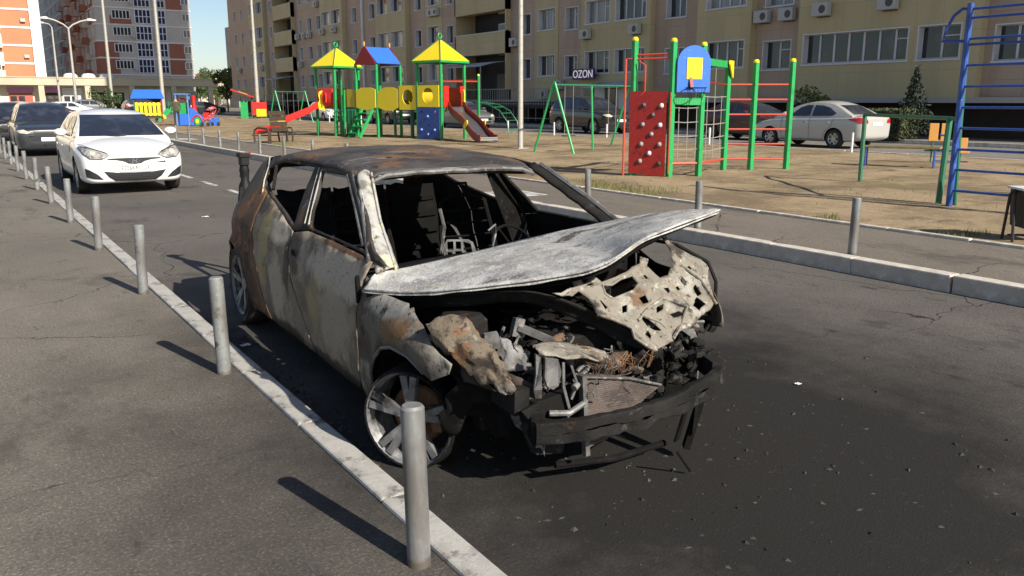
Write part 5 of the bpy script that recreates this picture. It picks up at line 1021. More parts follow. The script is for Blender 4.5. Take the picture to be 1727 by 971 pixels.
# ------------------------------------------------------------------ blue ladder frame and outdoor exercise gear at the right
BL = thing('exercise_ladder', 'tall blue metal exercise ladder at the right picture edge', 'exercise frame', (12.10, 6.88, .12), R(-90))
for x in (0, 1.5):
    obj('upright', MB().tube([(x,0,-.05),(x,.0,2.86)], .045, 10), 'ladder_blue', BL, smooth=True); obj('upright', MB().tube([(x,.16,-.05),(x,.07,1.2),(x,.0,2.75)], .03, 8), 'dgreen' if x == 0 else 'ladder_blue', BL, smooth=True)
for z in (.26,.56,.85,1.15,1.44,1.73,2.02,2.30,2.38,2.66,2.78): obj('rung', MB().tube([(0,0,z),(1.5,0,z)], .018, 8), 'ladder_blue', BL, smooth=True)
obj('grab_handle', MB().tube([(0,0,2.78),(-.10,-.02,2.79),(-.20,-.05,2.70),(-.27,-.08,2.52),(-.30,-.1,2.36),(-.02,0,2.35)], .022, 8), 'ladder_blue', BL, smooth=True)
HB = thing('parallel_bars', 'dark green parallel bar standing beside the blue ladder', 'exercise frame', (0,0,.12))
obj('post', MB().tube([(12.2,7.10,-.05),(12.35,7.15,1.28)], .045, 8), 'dgreen', HB, smooth=True); obj('post', MB().tube([(14.3,9.9,-.05),(14.35,9.95,1.28)], .04, 8), 'dgreen', HB, smooth=True)
obj('hand_rail', MB().tube([(12.2,6.95,1.27),(12.35,7.15,1.28),(14.35,9.95,1.28)], .03, 8), 'dgreen', HB, smooth=True)
SB = thing('sit_up_bench', 'blue legged sit-up bench with plank top on the playground soil', 'bench', (17.85, 12.35, .17), R(-62))
obj('seat_board', MB().box(-.02,1.62,-.17,.17,.42,.47), 'plank', SB, bevel=.01)
for x in (.08, 1.52):
    for y in (-.14, .14): obj('leg', MB().tube([(x,y,-.03),(x,y,.42)], .02, 8), 'ladder_blue', SB, smooth=True)
    obj('leg_brace', MB().tube([(x,-.14,.16),(x,.14,.16)], .014, 6), 'ladder_blue', SB)
obj('foot_hook', MB().tube([(1.5,.0,.46),(1.62,0,.40),(1.74,0,.46),(1.78,0,.60),(1.70,0,.72),(1.58,0,.74)], .022, 8), 'ladder_blue', SB, smooth=True); obj('foot_bar', MB().tube([(1.52,0,.16),(2.2,0,.16)], .014, 6), 'ladder_blue', SB)
EM = thing('exercise_machine', 'exercise machine with orange yellow seat pads behind the blue ladder', 'exercise frame', (19.9, 12.0, .17), R(-50)); EM.scale = (.62,.62,.85)
for x in (0, .42): obj('backrest', MB().box(x,x+.33,-.02,.02,.62,1.12), 'orange_seat', EM, bevel=.015)
for x in (.95, ): obj('backrest', MB().box(x,x+.45,-.02,.02,.42,.72), 'orange_seat', EM, bevel=.015)
for x, z in ((.1,.40),(.95,.30)): obj('seat_pad', MB().box(x,x+.5,-.35,-.03,z,z+.06), 'orange_seat', EM, bevel=.015)
for x in (.16, .58, 1.2): obj('support', MB().tube([(x,.06,-.03),(x,.05,.62)], .03, 8), 'dgreen', EM, smooth=True)
obj('frame_tube', MB().tube([(-.1,.08,.36),(1.5,.08,.34)], .03, 8), 'dgreen', EM, smooth=True)
BN = thing('litter_bin', 'dark tilting litter bin with white top edge beside the footpath', 'bin', (9.86, 4.84, .13), R(-37))
mb = MB(); mb.prism([(.03,.14),(.37,.14),(.41,.56),(-.01,.56)], lambda u, v: (u, -.16, v), (0,.32,0)); obj('bin_body', mb, 'bin_dark', BN, bevel=.02)
for x in (-.05, .45): obj('stand_leg', MB().tube([(x,-.12,-.02),(x,-.05,.50),(x+(.03 if x < 0 else -.03),0,.56),(x,.05,.50),(x,.12,-.02)], .016, 6), 'bin_dark', BN, smooth=True)
obj('bin_rim', MB().box(-.03,.43,-.18,.18,.56,.585), 'white_trim', BN, bevel=.006); obj('stand_foot', MB().tube([(-.05,0,.05),(.45,0,.05)], .014, 6), 'bin_dark', BN)

# brown bench beside the footpath
WB = thing('park_bench', 'brown wooden bench with tall back and rounded arms by the footpath', 'bench', (10.05, 31.6, .13), R(28))
for k in range(4): obj('back_slat', MB().box(-.42,.42,-.30+.04*k,-.27+.04*k,.42+.19*k,.59+.19*k), 'brown_wood', WB, bevel=.008)
for k in range(4): obj('seat_slat', MB().box(-.5,.5,-.24+.15*k,-.11+.15*k,.40,.44), 'brown_wood', WB, bevel=.008)
for x in (-.62, .62):
    obj('arm_frame', MB().tube([(x,-.30,0),(x,-.34,.40),(x,-.28,.54),(x,.2,.56),(x,.36,.48),(x,.40,.30),(x,.36,0)], .035, 8), 'brown_wood', WB, smooth=True); obj('leg', MB().bar((x*.7,-.2,-.02), (x*.7,-.22,.42), .06, .06), 'brown_wood', WB)
    obj('arm_link', MB().bar((x,0,.40), (x*.6,0,.40), .04, .04), 'brown_wood', WB)

# ------------------------------------------------------------------ toy train, play house and canopy in the far playground
TT = thing('toy_train', 'colourful toy train climbing structure with blue cab and green wheel', 'play structure', (12.05, 57.2, .12), R(-22)); TT.scale = (.62,.62,.9)
for x, y in ((0,0),(1.15,0),(0,1.0),(1.15,1.0)): obj('post', MB().bar((x,y,-.03), (x,y,2.15), .12, .12), 'lblue', TT)
obj('cab_roof', MB().box(-.15,1.3,-.15,1.15,2.13,2.2), 'lblue', TT, bevel=.02); obj('rear_panel', MB().box(.02,1.13,-.03,.03,.05,.80), 'blue', TT); obj('cab_panel', MB().box(.12,1.05,.25,.30,.80,1.55), 'green', TT); obj('cab_arch', MB().tube([(.1,.5,1.6),(.4,.5,1.85),(.75,.5,1.85),(1.05,.5,1.6)], .05, 8), 'red', TT)
obj('boiler_panel', MB().prism([(1.25,.05),(2.6,.05),(2.6,.55),(2.1,.85),(1.7,1.15),(1.25,1.25)], lambda u, v: (u, -.02, v), (0,.06,0)), 'blue', TT); obj('chimney', MB().lathe([(0,2.1),(.22,2.05),(.18,1.6),(.28,1.1),(.28,1.0)], (1.65,.4,0), 'z', 12), 'red', TT, smooth=True)
obj('front_box', MB().box(3.1,4.0,.05,.8,.02,.55), 'blue', TT, bevel=.02); obj('wheel_arch', MB().tube([(1.45+.5+.5*math.cos(math.pi*k/10), -.06, .28+.42*math.sin(math.pi*k/10)) for k in range(11)], .06, 8), 'red', TT)
wh = obj('wheel', MB().lathe([(0,-.13),(.28,-.12),(.32,-.05),(.32,0),(0,0)], (1.95,-.02,.30), 'y', 20), 'green', TT, smooth=True); obj('hub', MB().lathe([(0,-.17),(.15,-.16),(.15,-.12)], (1.95,-.02,.30), 'y', 14), 'yellow', wh)
obj('side_bench', MB().box(2.5,3.1,.3,.6,.5,.9), 'red', TT, bevel=.02)
PH = thing('play_house', 'small yellow fenced play house with blue roof left of the toy train', 'play structure', (11.0, 65.5, .12), R(-12)); PH.scale = (.68,.68,.92)
for x in (0, 2.6):
    for y in (0, 1.8): obj('post', MB().bar((x,y,-.03), (x,y,2.0), .11, .11), 'dred' if x else 'dgreen', PH)
for s in (0, 1): obj('roof_panel', MB().add([(-.3,-.3+s*2.4,1.85),(2.9,-.3+s*2.4,1.85),(2.6,.9,2.5),(0,.9,2.5)], [(0,1,2,3)]), 'blue', PH, solid=.05)
for k in range(6): obj('fence_board', MB().box(.08+.42*k,.38+.42*k,-.03,.03,.55,1.55), 'yellow', PH, bevel=.02)
obj('fence_rail', MB().box(0,2.6,.03,.07,.60,.75), 'yellow', PH); obj('fence_rail', MB().box(0,2.6,.03,.07,1.35,1.5), 'yellow', PH); obj('deck', MB().box(-.1,2.7,-.1,1.9,.35,.5), 'brown_wood', PH)
slide(PH, 3.5, .9, R(-60), 1.7, .9, .6, 'green', 'steel', 'dgreen', 'yellow')
RC = thing('play_canopy', 'red and green play house with orange panels and tilted red roof', 'play structure', (20.9, 74.5, .12), R(-20)); RC.scale = (.68,.68,.9)
obj('green_panel', MB().prism([(0,0),(.9,0),(.9,1.7),(.62,1.55),(.45,1.75),(.28,1.55),(0,1.7)], lambda u, v: (u, 0, v), (0,.06,0)), 'green', RC); obj('red_panel', MB().box(1.3,3.2,-.05,.05,.35,1.6), 'red', RC, bevel=.03); obj('orange_panel', MB().box(1.9,3.1,-.12,-.06,.25,.95), 'yellow', RC, bevel=.05)
obj('tilted_roof', MB().add([(-1.0,-.7,2.75),(1.7,-.7,2.05),(1.7,.9,2.05),(-1.0,.9,2.75)], [(0,1,2,3)]), 'red', RC, solid=.12); obj('roof_badge', MB().add([(-.1,-.78,2.55),(1.0,-.78,2.27),(1.0,-.2,2.31),(-.1,-.2,2.59)], [(0,1,2,3)]), 'orange_seat', RC, solid=.05)
for x, y in ((.05,.8),(1.5,.8),(3.1,.3),(1.4,.0)): obj('post', MB().bar((x,y,-.03), (x,y,2.1), .1, .1), 'dgreen', RC)
obj('rubber_mat', MB().box(-3.4,1.2,-.4,1.5,-.06,.06), 'rubber_red', RC)

# ------------------------------------------------------------------ person, stroller
def person(label, loc, rz, top, legs):
    o = thing('person', label, 'person', loc, rz)
    me = bpy.data.meshes.new('body'); V = [(0,0,.95),(0,0,1.2),(0,-.01,1.42),(0,0,1.52),(0,-.01,1.66),(.10,0,.90),(.11,.01,.50),(.115,.03,.09),(.12,-.10,.04),(-.10,0,.90),(-.11,-.05,.50),(-.115,.0,.09),(-.12,-.13,.04),(.19,0,1.40),(.25,.02,1.13),(.22,-.12,.92),(.21,-.16,.84),(-.19,0,1.40),(-.25,.02,1.13),(-.22,-.12,.92),(-.21,-.16,.84)]
    E = [(0,1),(1,2),(2,3),(3,4),(0,5),(5,6),(6,7),(7,8),(0,9),(9,10),(10,11),(11,12),(2,13),(13,14),(14,15),(15,16),(2,17),(17,18),(18,19),(19,20)]
    Rr = [.15,.15,.16,.06,.10,.11,.075,.05,.045,.11,.075,.05,.045,.075,.052,.042,.035,.075,.052,.042,.035]
    me.from_pydata(V, E, []); b = bpy.data.objects.new('body', me); COL.objects.link(b); b.parent = o
    md = b.modifiers.new('skin', 'SKIN'); 
    for i, q in enumerate(me.skin_vertices[0].data): q.radius = (Rr[i], Rr[i]*.8); q.use_root = (i == 0)
    sb = b.modifiers.new('sub', 'SUBSURF'); sb.levels = sb.render_levels = 1; bpy.context.view_layer.update()
    m2 = bpy.data.meshes.new_from_object(b.evaluated_get(bpy.context.evaluated_depsgraph_get())); b.modifiers.clear(); b.data = m2; m2.materials.clear()
    for k in (top, legs, 'skin', 'hair'): m2.materials.append(M(k))
    for p in m2.polygons:
        z = p.center.z; p.material_index = 3 if z > 1.69 or (z > 1.58 and p.center.y > .03) else 2 if z > 1.50 or (z < .90 and abs(p.center.x) > .17) else 0 if z > .92 else 1; p.use_smooth = True
    return o
person('person in khaki jacket and dark trousers standing by the toy train', (11.85, 56.3, .13), R(-20), 'khaki', 'denim')
ST = thing('stroller', 'red and white child stroller standing before the toy train', 'stroller', (13.35, 54.3, .13), R(-60))
mb = MB(); mb.grid(lambda u, v: (-.22+.44*u, -.35+.7*v, .45+.55*v**2+.10*math.sin(math.pi*u)*(-1)), 6, 8); obj('seat_shell', mb, 'stroller_red', ST, smooth=True, solid=.05)
mb = MB(); mb.grid(lambda u, v: (-.24+.48*u, .35-.45*math.sin(v*1.6), .95+.25*math.cos(v*1.6)*math.sin(math.pi*(.15+.7*u))), 6, 6); obj('hood', mb, 'stroller_red', ST, smooth=True, solid=.02)
for x in (-.25, .25):
    obj('frame_tube', MB().tube([(x,-.42,.14),(x,.1,.55),(x,.62,1.05)], .016, 6).tube([(x,.40,.14),(x,-.1,.50)], .016, 6), 'ac_dark', ST)
    for y in (-.42, .40): obj('wheel', MB().lathe([(0,-.02),(.11,-.02),(.14,0),(.11,.02),(0,.02)], (x,y,.13), 'x', 14), 'tyre', ST, smooth=True)
obj('push_handle', MB().tube([(-.25,.62,1.05),(.25,.62,1.05)], .02, 6), 'ac_dark', ST)

# ------------------------------------------------------------------ long beige apartment building
FX = 32.0; PITCH = 2.8
wall_pink = tile_mat('pink_facing', (.47,.345,.255), (.44,.322,.238), (.35,.255,.19), 1.2, .6)
wall_yel = tile_mat('cream_facing', (.53,.435,.25), (.51,.42,.24), (.40,.33,.19), 1.1, 1.4)
AB = thing('apartment_building', 'long beige apartment block with cream bays behind the playground', 'building', (0,0,0))
# (y0, y1, kind, window spans) from near to far
SEG = [(8,14.6,'p',[]),(14.6,17.5,'p',[(15.0,17.2)]),(17.5,25.6,'b',[(18.2,19.95),(20.3,25.3)]),(25.6,28.3,'p',[(26.2,27.85)]),(28.3,31.75,'b',[(28.6,31.2)]),(31.75,35.2,'p',[(32.9,34.4)]),(35.2,41.15,'b',[(35.5,38.1),(38.5,40.8)]),(41.15,43.9,'p',[(41.9,43.25)]),(43.9,46.4,'y',[(44.2,46.1)]),(46.4,49.3,'p',[(46.9,47.95)]),(49.3,56.2,'l',[]),(56.2,58.8,'p',[(57.1,58.15)]),(58.8,61.4,'y',[(59.2,61.1)]),(61.4,64.3,'p',[(62.15,63.35)]),(64.3,70.0,'b',[(64.6,67.0),(67.4,69.7)]),(70.0,77.5,'p',[(71.0,72.2),(75.0,76.1)]),(77.5,83.1,'b',[(77.9,80.2),(80.5,82.8)]),(83.1,91.5,'p',[(84.0,85.2),(86.5,87.8),(89.3,90.3)]),(91.5,97.8,'l',[]),(97.8,101.2,'p',[(99.2,100.1)]),(101.2,106.8,'b',[(101.5,103.9),(104.2,106.5)]),(106.8,117,'p',[(110.5,111.5),(113.5,114.5)])]
pk = MB(); yl = MB(); HT = 26.0
def rows(y): return [k for k in range(6) if 3.06+PITCH*k < 5.2+.095*y]
win_cache = {}
def window(y0, y1, z0, z1, xf, rnd):
    w_ = round(y1-y0, 2); h_ = round(z1-z0, 2); key = (w_, h_)
    n = max(1, int(round(w_/.72))) if w_ > .9 else 1
    if key not in win_cache:
        f = MB(); t = .07
        for a, b, c, d in ((0,w_,0,t),(0,w_,h_-t,h_),(0,t,t,h_-t),(w_-t,w_,t,h_-t)): f.box(.28,.34,a,b,c,d)
        for k in range(1, n): f.box(.27,.34,k*w_/n-.045,k*w_/n+.045,t,h_-t)
        if n > 1: f.box(.285,.335,t,w_/n-.045,h_*.66,h_*.66+.04)
        f.box(-.012,.30,w_-.05,w_+.0,0,h_); f.box(-.012,.30,0,.05,0,h_); f.box(-.012,.30,.05,w_-.05,h_-.05,h_); f.box(-.05,.30,-.03,w_+.03,-.06,.0)      # white reveals and sill
        p = MB().box(.305,.315,.06,w_-.06,.06,h_-.06)
        win_cache[key] = [None, f, p, None, None]
    c = win_cache[key]
    if c[0] is None:
        o = obj('window', c[1], 'white_trim', AB); c[0] = o.data
        pn = obj('pane', c[2], 'pane', o); c[3] = pn.data; m2 = pn.data.copy(); m2.materials.clear(); m2.materials.append(M('curtain_pane')); c[4] = m2
    else:
        o = bpy.data.objects.new('window', c[0]); COL.objects.link(o); o.parent = AB
        pn = bpy.data.objects.new('pane', c[4] if rnd.random() < .38 else c[3]); COL.objects.link(pn); pn.parent = o
    o.location = (xf, y0, z0)
rw = random.Random(4)
for y0, y1, kind, wins in SEG:
    T = 66.0 if y0 > 97 else HT  # far end's unseen extra height added to throw shade on the grey tower
    xf = FX-(.38 if kind in 'bl' else .03 if kind == 'y' else 0); mbw = pk if kind == 'p' else yl; zb = 1.72
    ks = rows((y0+y1)/2); zlo, zhi = (3.06, 4.36) if kind == 'p' else (3.2, 4.48)
    if kind == 'l':
        for k in range(6):
            zt = 3.40+PITCH*k
            if k >= 1: mbw.box(xf, FX+.4, y0, y1, zt-1.42, zt)
        obj('stair_recess', MB().box(FX+1.3,FX+1.4,y0,y1,.25,zt+3), 'recess', AB)
        for yy in (y0, y1-.12): mbw.box(xf, FX+1.3, yy, yy+.12, 2.4, zt)
        mbw.box(xf, FX+.4, y0, y1, zt+1.15, T)
        for k in range(1, 6):
            zt = 3.40+PITCH*k; obj('ledge', MB().box(xf-.03,xf+.25,y0+.0,y1,zt,zt+.05), 'white_trim', AB)
            d = obj('balcony_door', MB().box(FX+1.18,FX+1.29,y0+2.3,y0+3.4,zt-1.4,zt+.75), 'white_trim', AB); obj('pane', MB().box(FX+1.165,FX+1.178,y0+2.4,y0+3.3,zt-.5,zt+.65), 'pane', d)
        continue
    prev = y0
    for a, b in wins:
        mbw.box(xf, FX+.4, prev, a, zb, T)                              # pier
        z = zb
        for k in ks:
            mbw.box(xf, FX+.4, a, b, z, zlo+PITCH*k); z = zhi+PITCH*k; window(a, b, zlo+PITCH*k, z, xf, rw)
        mbw.box(xf, FX+.4, a, b, z, T); prev = b
    mbw.box(xf, FX+.4, prev, y1, zb, T)
obj('wall', pk, wall_pink, AB); obj('bay_cladding', yl, wall_yel, AB)
obj('rear_mass', MB().box(FX+1.45, 46, 8, 97.9, 1.6, HT-.1).box(FX+1.45, 46, 97.9, 117, 1.6, 65.9), wall_pink, AB)  # second box rises out of view with the sun-blocking far end
obj('basement_wall', MB().box(FX+.9, 46, 8.1, 116.9, .1, 1.62), 'dark_base', AB)
obj('ledge', MB().box(FX-.45, FX+.95, 8, 35.2, 1.58, 1.78).box(FX-.15, FX+.95, 35.2, 117, 1.60, 1.74), 'stone_band', AB)
for y in (31.9, 73.7): obj('drainpipe', MB().box(FX-.14, FX-.02, y-.32, y+.02, 1.8, HT-.5), 'white_trim', AB)
for y, k in ((16.6,2),(21.2,1),(24.3,1),(26.4,1),(27.8,1),(36.2,1),(40.5,1),(48.6,1),(59.5,2),(60.3,2),(66.3,3),(69.4,1),(79.2,2),(82.3,2),(84.6,3),(86.9,2),(88.4,2),(89.9,1),(90.4,2),(102.2,1),(103.2,2),(105.2,1),(43.6,0),(45.2,-.2),(112.6,1)):
    z = 2.35+PITCH*k; xa = FX-(.75 if 35 < y < 41.2 or 17.5 < y < 25.6 or 64 < y < 70 or 77 < y < 83 or 101 < y < 107 else .36)
    a = obj('air_conditioner', MB().box(xa, xa+.30, y-.40, y+.40, z, z+.55), 'ac_white', AB, bevel=.02)
    obj('fan_grille', MB().lathe([(0,-.012),(.15,-.012),(.17,0)], (xa-.002,y-.14,z+.27), 'x', 14), 'ac_dark', a); obj('bracket', MB().box(xa+.3, xa+.42, y-.30, y+.30, z-.04, z+.02), 'ac_dark', a)
# entrances: doors, canopies, ramps with railings
for y0, y1, z, lab in ((49.8,55.8,3.9,0),(92,97.5,3.9,1),(35.6,39.0,2.35,2)):
    cn = MB(); cn.grid(lambda u, v: (29.9+2.0*u, y0+(y1-y0)*v, z+.35*math.sin(math.pi*.5*u)), 8, 2); cp = obj('entrance_canopy', cn, 'canopy_blue', AB, smooth=True, solid=.05)
    for y in (y0+.2, y1-.2): obj('canopy_post', MB().tube([(30.05,y,.27),(30.05,y,z+.02)], .04, 6), 'railing', cp)
    d = obj('entrance_door', MB().box(FX+.8,FX+.88,y0+1.0,y0+2.5,1.3 if lab < 2 else .27,3.5 if lab < 2 else 2.4), 'ac_dark' if lab < 2 else 'canopy_blue', AB)
obj('shop_front', MB().box(30.9,31.9,35.9,39.9,.27,2.6), 'canopy_blue', AB)
for k in range(4): obj('shop_pane', MB().box(30.87,30.895,36.05+.96*k,36.9+.96*k,.5,2.4), 'pane' if k % 2 else 'shop_white', AB)
for y0, y1, zd in ((42.2,56.0,1.35),(91,99,1.2)):
    pr_ = obj('porch', MB().box(30.3,FX+.9,y0,y1,zd-.15,zd).box(30.5,FX+.8,y0+3,y1-.2,.27,zd-.15), 'dark_base', AB)
    n = int((y1-y0)/.28)
    obj('hand_rail', MB().tube([(30.32,y0,zd+1.05),(30.32,y1,zd+1.05)], .03, 6).tube([(30.32,y0,zd+.12),(30.32,y1,zd+.12)], .025, 6).tube([(30.32,y0,zd-.75),(30.32,y1,zd-.75)], .025, 6), 'railing', pr_)
    for k in range(n): obj('baluster', MB().tube([(30.32,y0+.28*k,zd-(.9 if k % 3 == 0 else .0)),(30.32,y0+.28*k,zd+1.05)], .018, 5), 'railing', pr_)
SG = thing('shop_sign', 'purple sign with white OZON lettering above the shop entrance', 'sign', (FX-.75, 40.35, 2.86), 0)
obj('sign_board', MB().box(-.05,.05,-1.02,1.02,0,.62), 'purple', SG, bevel=.01)
wl_ = mat('lit_letter', (.8,.8,.82), rough=.5); wl_.node_tree.nodes['Principled BSDF'].inputs['Emission Color'].default_value = (1,.95,1,1); wl_.node_tree.nodes['Principled BSDF'].inputs['Emission Strength'].default_value = .22      # backlit letters
text_obj('sign_text', 'OZON', .62, wl_, SG, Matrix.Translation((-.07,0,.30)) @ Matrix.Rotation(R(-90), 4, 'Z') @ Matrix.Rotation(R(90), 4, 'X') @ Matrix.Diagonal((1.0,1.0,1,1)), .01)
obj('sign_bracket', MB().box(.05,.5,-.9,-.85,.25,.3).box(.05,.5,.85,.9,.25,.3), 'ac_dark', SG)

# ------------------------------------------------------------------ far towers, arcade, distant houses
T2 = thing('tower_block', 'grey tower block with brick red panels and blue stairwell glazing', 'building', (22.4, 162, 0))
obj('wall', MB().box(0,15.3,0,92,0,34), 'tower_grey', T2)
for k in range(10):
    z = 5.95+2.75*(k-1); obj('floor_band', MB().box(-.10,15.4,-.10,92.1,z,z+.22), 'white_trim', T2)
brk = [(0,3.0,1),(0,3.0,0),(10.8,13.4,0),(10.8,13.4,1),(2.6,8.3,4),(2.6,8.3,6),(0,3.0,5),(10.8,13.4,5),(3.0,8.3,3.02)]
for a, b, k in [(0,3.2,0),(0,3.2,1),(11.4,14.0,0),(11.4,14.0,1),(2.2,5.6,3),(0,3.2,5),(2.2,5.6,5),(11.4,14,4),(2.2,5.6,6),(0,3.2,6)]:
    z = 6.2+2.75*k; obj('brick_panel', MB().box(a,b,-.06,-.01,z,z+(2.48 if k != 3 else 1.3)), 'tower_brick', T2)
for y, k in [(2,0),(2,1),(6,3),(9,4),(16,3),(24,4),(30,2),(38,3),(12,5),(20,5),(4,4),(44,4),(52,2)]:
    z = 6.2+2.75*k; obj('brick_panel', MB().box(-.06,-.01,y-2,y+1.6,z,z+2.45), 'tower_brick', T2)
wd = {}
def twin(par, x, y, z, w_, h_, n, ax, mfr, mpn):
    key = (w_, h_, n, ax, mfr)
    if key not in wd:
        f = MB(); g = MB()
        for k in range(n+1): f.box(k*w_/n-.07, k*w_/n+.07, -.14, -.02, 0, h_)
        for zz in ((0, h_) if h_ < 1.6 else (0, h_/2, h_)): f.box(-.07, w_+.07, -.13, -.02, zz-.06, zz+.06)
        g.box(.0, w_, -.08, -.04, .0, h_)
        if ax == 'y':
            f.v = [(b_, a_, c_) for a_, b_, c_ in f.v]; g.v = [(b_, a_, c_) for a_, b_, c_ in g.v]
        o = obj('window', f, mfr, par); p = obj('pane', g, mpn, o); wd[key] = (o.data, p.data)
    else:
        o = bpy.data.objects.new('window', wd[key][0]); COL.objects.link(o); o.parent = par; p = bpy.data.objects.new('pane', wd[key][1]); COL.objects.link(p); p.parent = o
    o.location = (x, y, z)
for k in range(7):
    z = 6.2+2.75*k
    twin(T2, 2.6, 0, z+.85, 2.8, 1.35, 5, 'x', 'white_trim', 'pane'); twin(T2, 6.2, 0, z+.2, 2.5, 2.25, 4, 'x', 'white_trim', 'pane_blue'); twin(T2, 9.3, 0, z+.2, 1.8, 2.25, 3, 'x', 'white_trim', 'pane_blue'); twin(T2, 13.9, 0, z+.9, 1.2, 1.2, 2, 'x', 'white_trim', 'pane')
    if k != 3 and k % 2 == 0: obj('air_conditioner', MB().box(5.5,6.0,-.42,-.12,z+.5,z+1.0), 'ac_white', T2)
    for y in (3.5, 7.5, 13, 18, 23.5, 29, 34.5, 40, 47, 55, 64, 74):
        twin(T2, 0, y, z+.7, 1.6, 1.5, 2, 'y', 'white_trim', 'pane')
    for y in (10.5, 21, 32, 44): obj('balcony', MB().box(-.9,-.02,y-1.6,y+1.2,z-.2,z+.9), 'tower_grey' if (k+int(y)) % 2 else 'tower_brick', T2)
T1 = thing('tower_block', 'sunlit cream and orange tower block at the left picture edge', 'building', (-34, 159.5, 0))
obj('wall', MB().box(0,46.5,0,40,0,36), 'tower_orange', T1); obj('corner_strip', MB().box(46.5,48.0,-.35,12,0,36), 'white_trim', T1)
for k in range(11):
    z = 4.6+2.75*k; obj('floor_band', MB().box(-.1,46.5,-.12,-.01,z,z+.3), 'white_trim', T1)
    z += .3
    obj('balcony_panel', MB().box(2.0,42.3,-1.3,-.02,z-.6,z+1.45), 'tower_cream', T1)
    if k < 7:
        twin(T1, 38.2, -1.3, z+1.5, 3.6, .9, 5, 'x', 'white_trim', 'pane'); twin(T1, 32.2, -1.3, z+1.5, 4.6, .9, 6, 'x', 'white_trim', 'pane')
        if k % 2: obj('air_conditioner', MB().box(45.2,45.9,-.45,-.12,z+.7,z+1.2), 'ac_white', T1)
AR = thing('arcade', 'low arcade with flat beam and shop fronts joining the towers', 'building', (0,0,0))
obj('roof_beam', MB().box(-30,41,152.5,158.9,4.05,5.15), 'arcade', AR); obj('roof_edge', MB().box(-30,41.1,152.4,159,5.15,5.3), 'arcade', AR)
for x in (-4,2,6.0,12.5,19.0,25.5,32,38): obj('column', MB().box(x-.4,x+.4,152.6,153.3,0,4.05), 'arcade', AR)
obj('shop_wall', MB().box(-30,34.5,155.1,158.6,0,4.05), 'tower_cream', AR)
for a, b, z0, z1, mm in ((4.6,7.0,.2,2.6,'shop_white'),(8.0,11.6,3.0,3.7,'shop_pink'),(8.2,11.4,.4,2.9,'shop_red'),(13.0,15.4,3.0,3.7,'shop_pink'),(13.2,15.4,1.6,2.9,'dark_base'),(15.6,18.4,.3,3.7,'shop_white'),(.2,2.8,.3,2.8,'brown_wood'),(19.6,24.6,.3,3.0,'dark_base'),(26.0,31,.3,3.2,'dark_base')):
    f = obj('shop_front', MB().box(a,b,154.9,155.09,z0,z1), mm, AR)
    if z1 < 3.0 or mm == 'shop_white':
        for k in range(int((b-a)/1.1)): obj('shop_pane', MB().box(a+.15+1.1*k,a+1.0+1.1*k,154.82,154.89,z0+.3,min(z1,2.6)-.2), 'pane', f)
for k in range(3): obj('roof_vent', MB().lathe([(0,.7),(.7,.62),(1.0,.35),(1.05,0)], (17.0+2.6*k,155,5.3), 'z', 12), 'shop_white', AR, smooth=True)
FB = thing('apartment_building', 'distant grey block edge beside the beige building\'s far end', 'building', (63.8, 228, 0))
obj('wall', MB().box(0,40,0,9,0,20.5), 'tower_grey', FB)
for k in range(6):
    for y in (0,): twin(FB, 1.2, 0, 3+2.9*k, 1.6, 1.4, 2, 'x', 'white_trim', 'pane'); obj('balcony', MB().box(3.4,6,-1,-.02,2.4+2.9*k,3.6+2.9*k), 'tower_cream', FB)
for k, (x, y, w_, h_, lab) in enumerate([(70.5,300,7,6.8,'cream house with red roof far off, left of the pair beyond the arcade'),(76.5,296,6,5.6,'small cream house with red roof far off, right of the pair beyond the arcade')]):
    H_ = thing('distant_house', lab, 'house', (x, y, 2.5))
    obj('wall', MB().box(0,w_,0,8,-3,h_), 'house_cream', H_)
    obj('roof', MB().add([(-.4,-.4,h_),(w_+.4,-.4,h_),(w_+.4,8.4,h_),(-.4,8.4,h_),(w_/2,-.4,h_+2.2),(w_/2,8.4,h_+2.2)], [(0,4,5,3),(1,2,5,4),(0,1,4),(3,5,2)]), 'house_roof', H_)
    for q in range(2): obj('window', MB().box(1.0+q*2.6,2.2+q*2.6,-.06,-.01,h_-2.2,h_-.8), 'pane', H_)

# ------------------------------------------------------------------ lamp posts
def lamp(label, x, y, h_, r, head):
    o = thing('lamp_post', label, 'lamp post', (x, y, .1), 0, 'courtyard lamp posts')
    obj('pole', MB().tube([(0,0,-.1),(0,0,h_*.5),(0,0,h_)], [r, r*.85, r*.6], 12), 'galv', o, smooth=True)
    if head == 2:
        for s in (-1, 1):
            a = obj('arm', MB().tube([(0,0,h_),(s*.5,0,h_+.45),(s*1.3,0,h_+.85),(s*2.1,0,h_+1.05)], .09, 8), 'galv', o, smooth=True); obj('lamp_head', MB().prism([(0,-.14),(.9,-.12),(1.0,.0),(.3,.14),(0,.1)], lambda u, v: (s*(2.0+u), -.2, h_+1.08+v), (0,.4,0)), 'white_trim', a, bevel=.04)
    else:
        a = obj('arm', MB().tube([(0,0,h_),(-.25,0,h_+.35),(-.9,0,h_+.5)], .06, 8), 'galv', o, smooth=True); obj('lamp_head', MB().prism([(0,-.1),(.7,-.08),(.75,.0),(.2,.1),(0,.08)], lambda u, v: (-.85-u, -.15, h_+.5+v), (0,.3,0)), 'white_trim', a, bevel=.03)
    obj('base_flange', MB().box(-r*2.2,r*2.2,-r*2.2,r*2.2,-.02,.06), 'galv', o); return o
lamp('tall pale lamp post standing between the right slide and the green swing', 15.5, 23.3, 9, .088, 1)
lamp('tall pale lamp post left of the play tower, behind the brown bench', 22.4, 74.5, 11, .17, 1)
lamp('tall pale lamp post rising beside the yellow play house', 16.6, 84, 12, .19, 1)
lamp('slim lamp post before the dark tower\'s sunlit corner', 17.6, 120, 19, .21, 1)
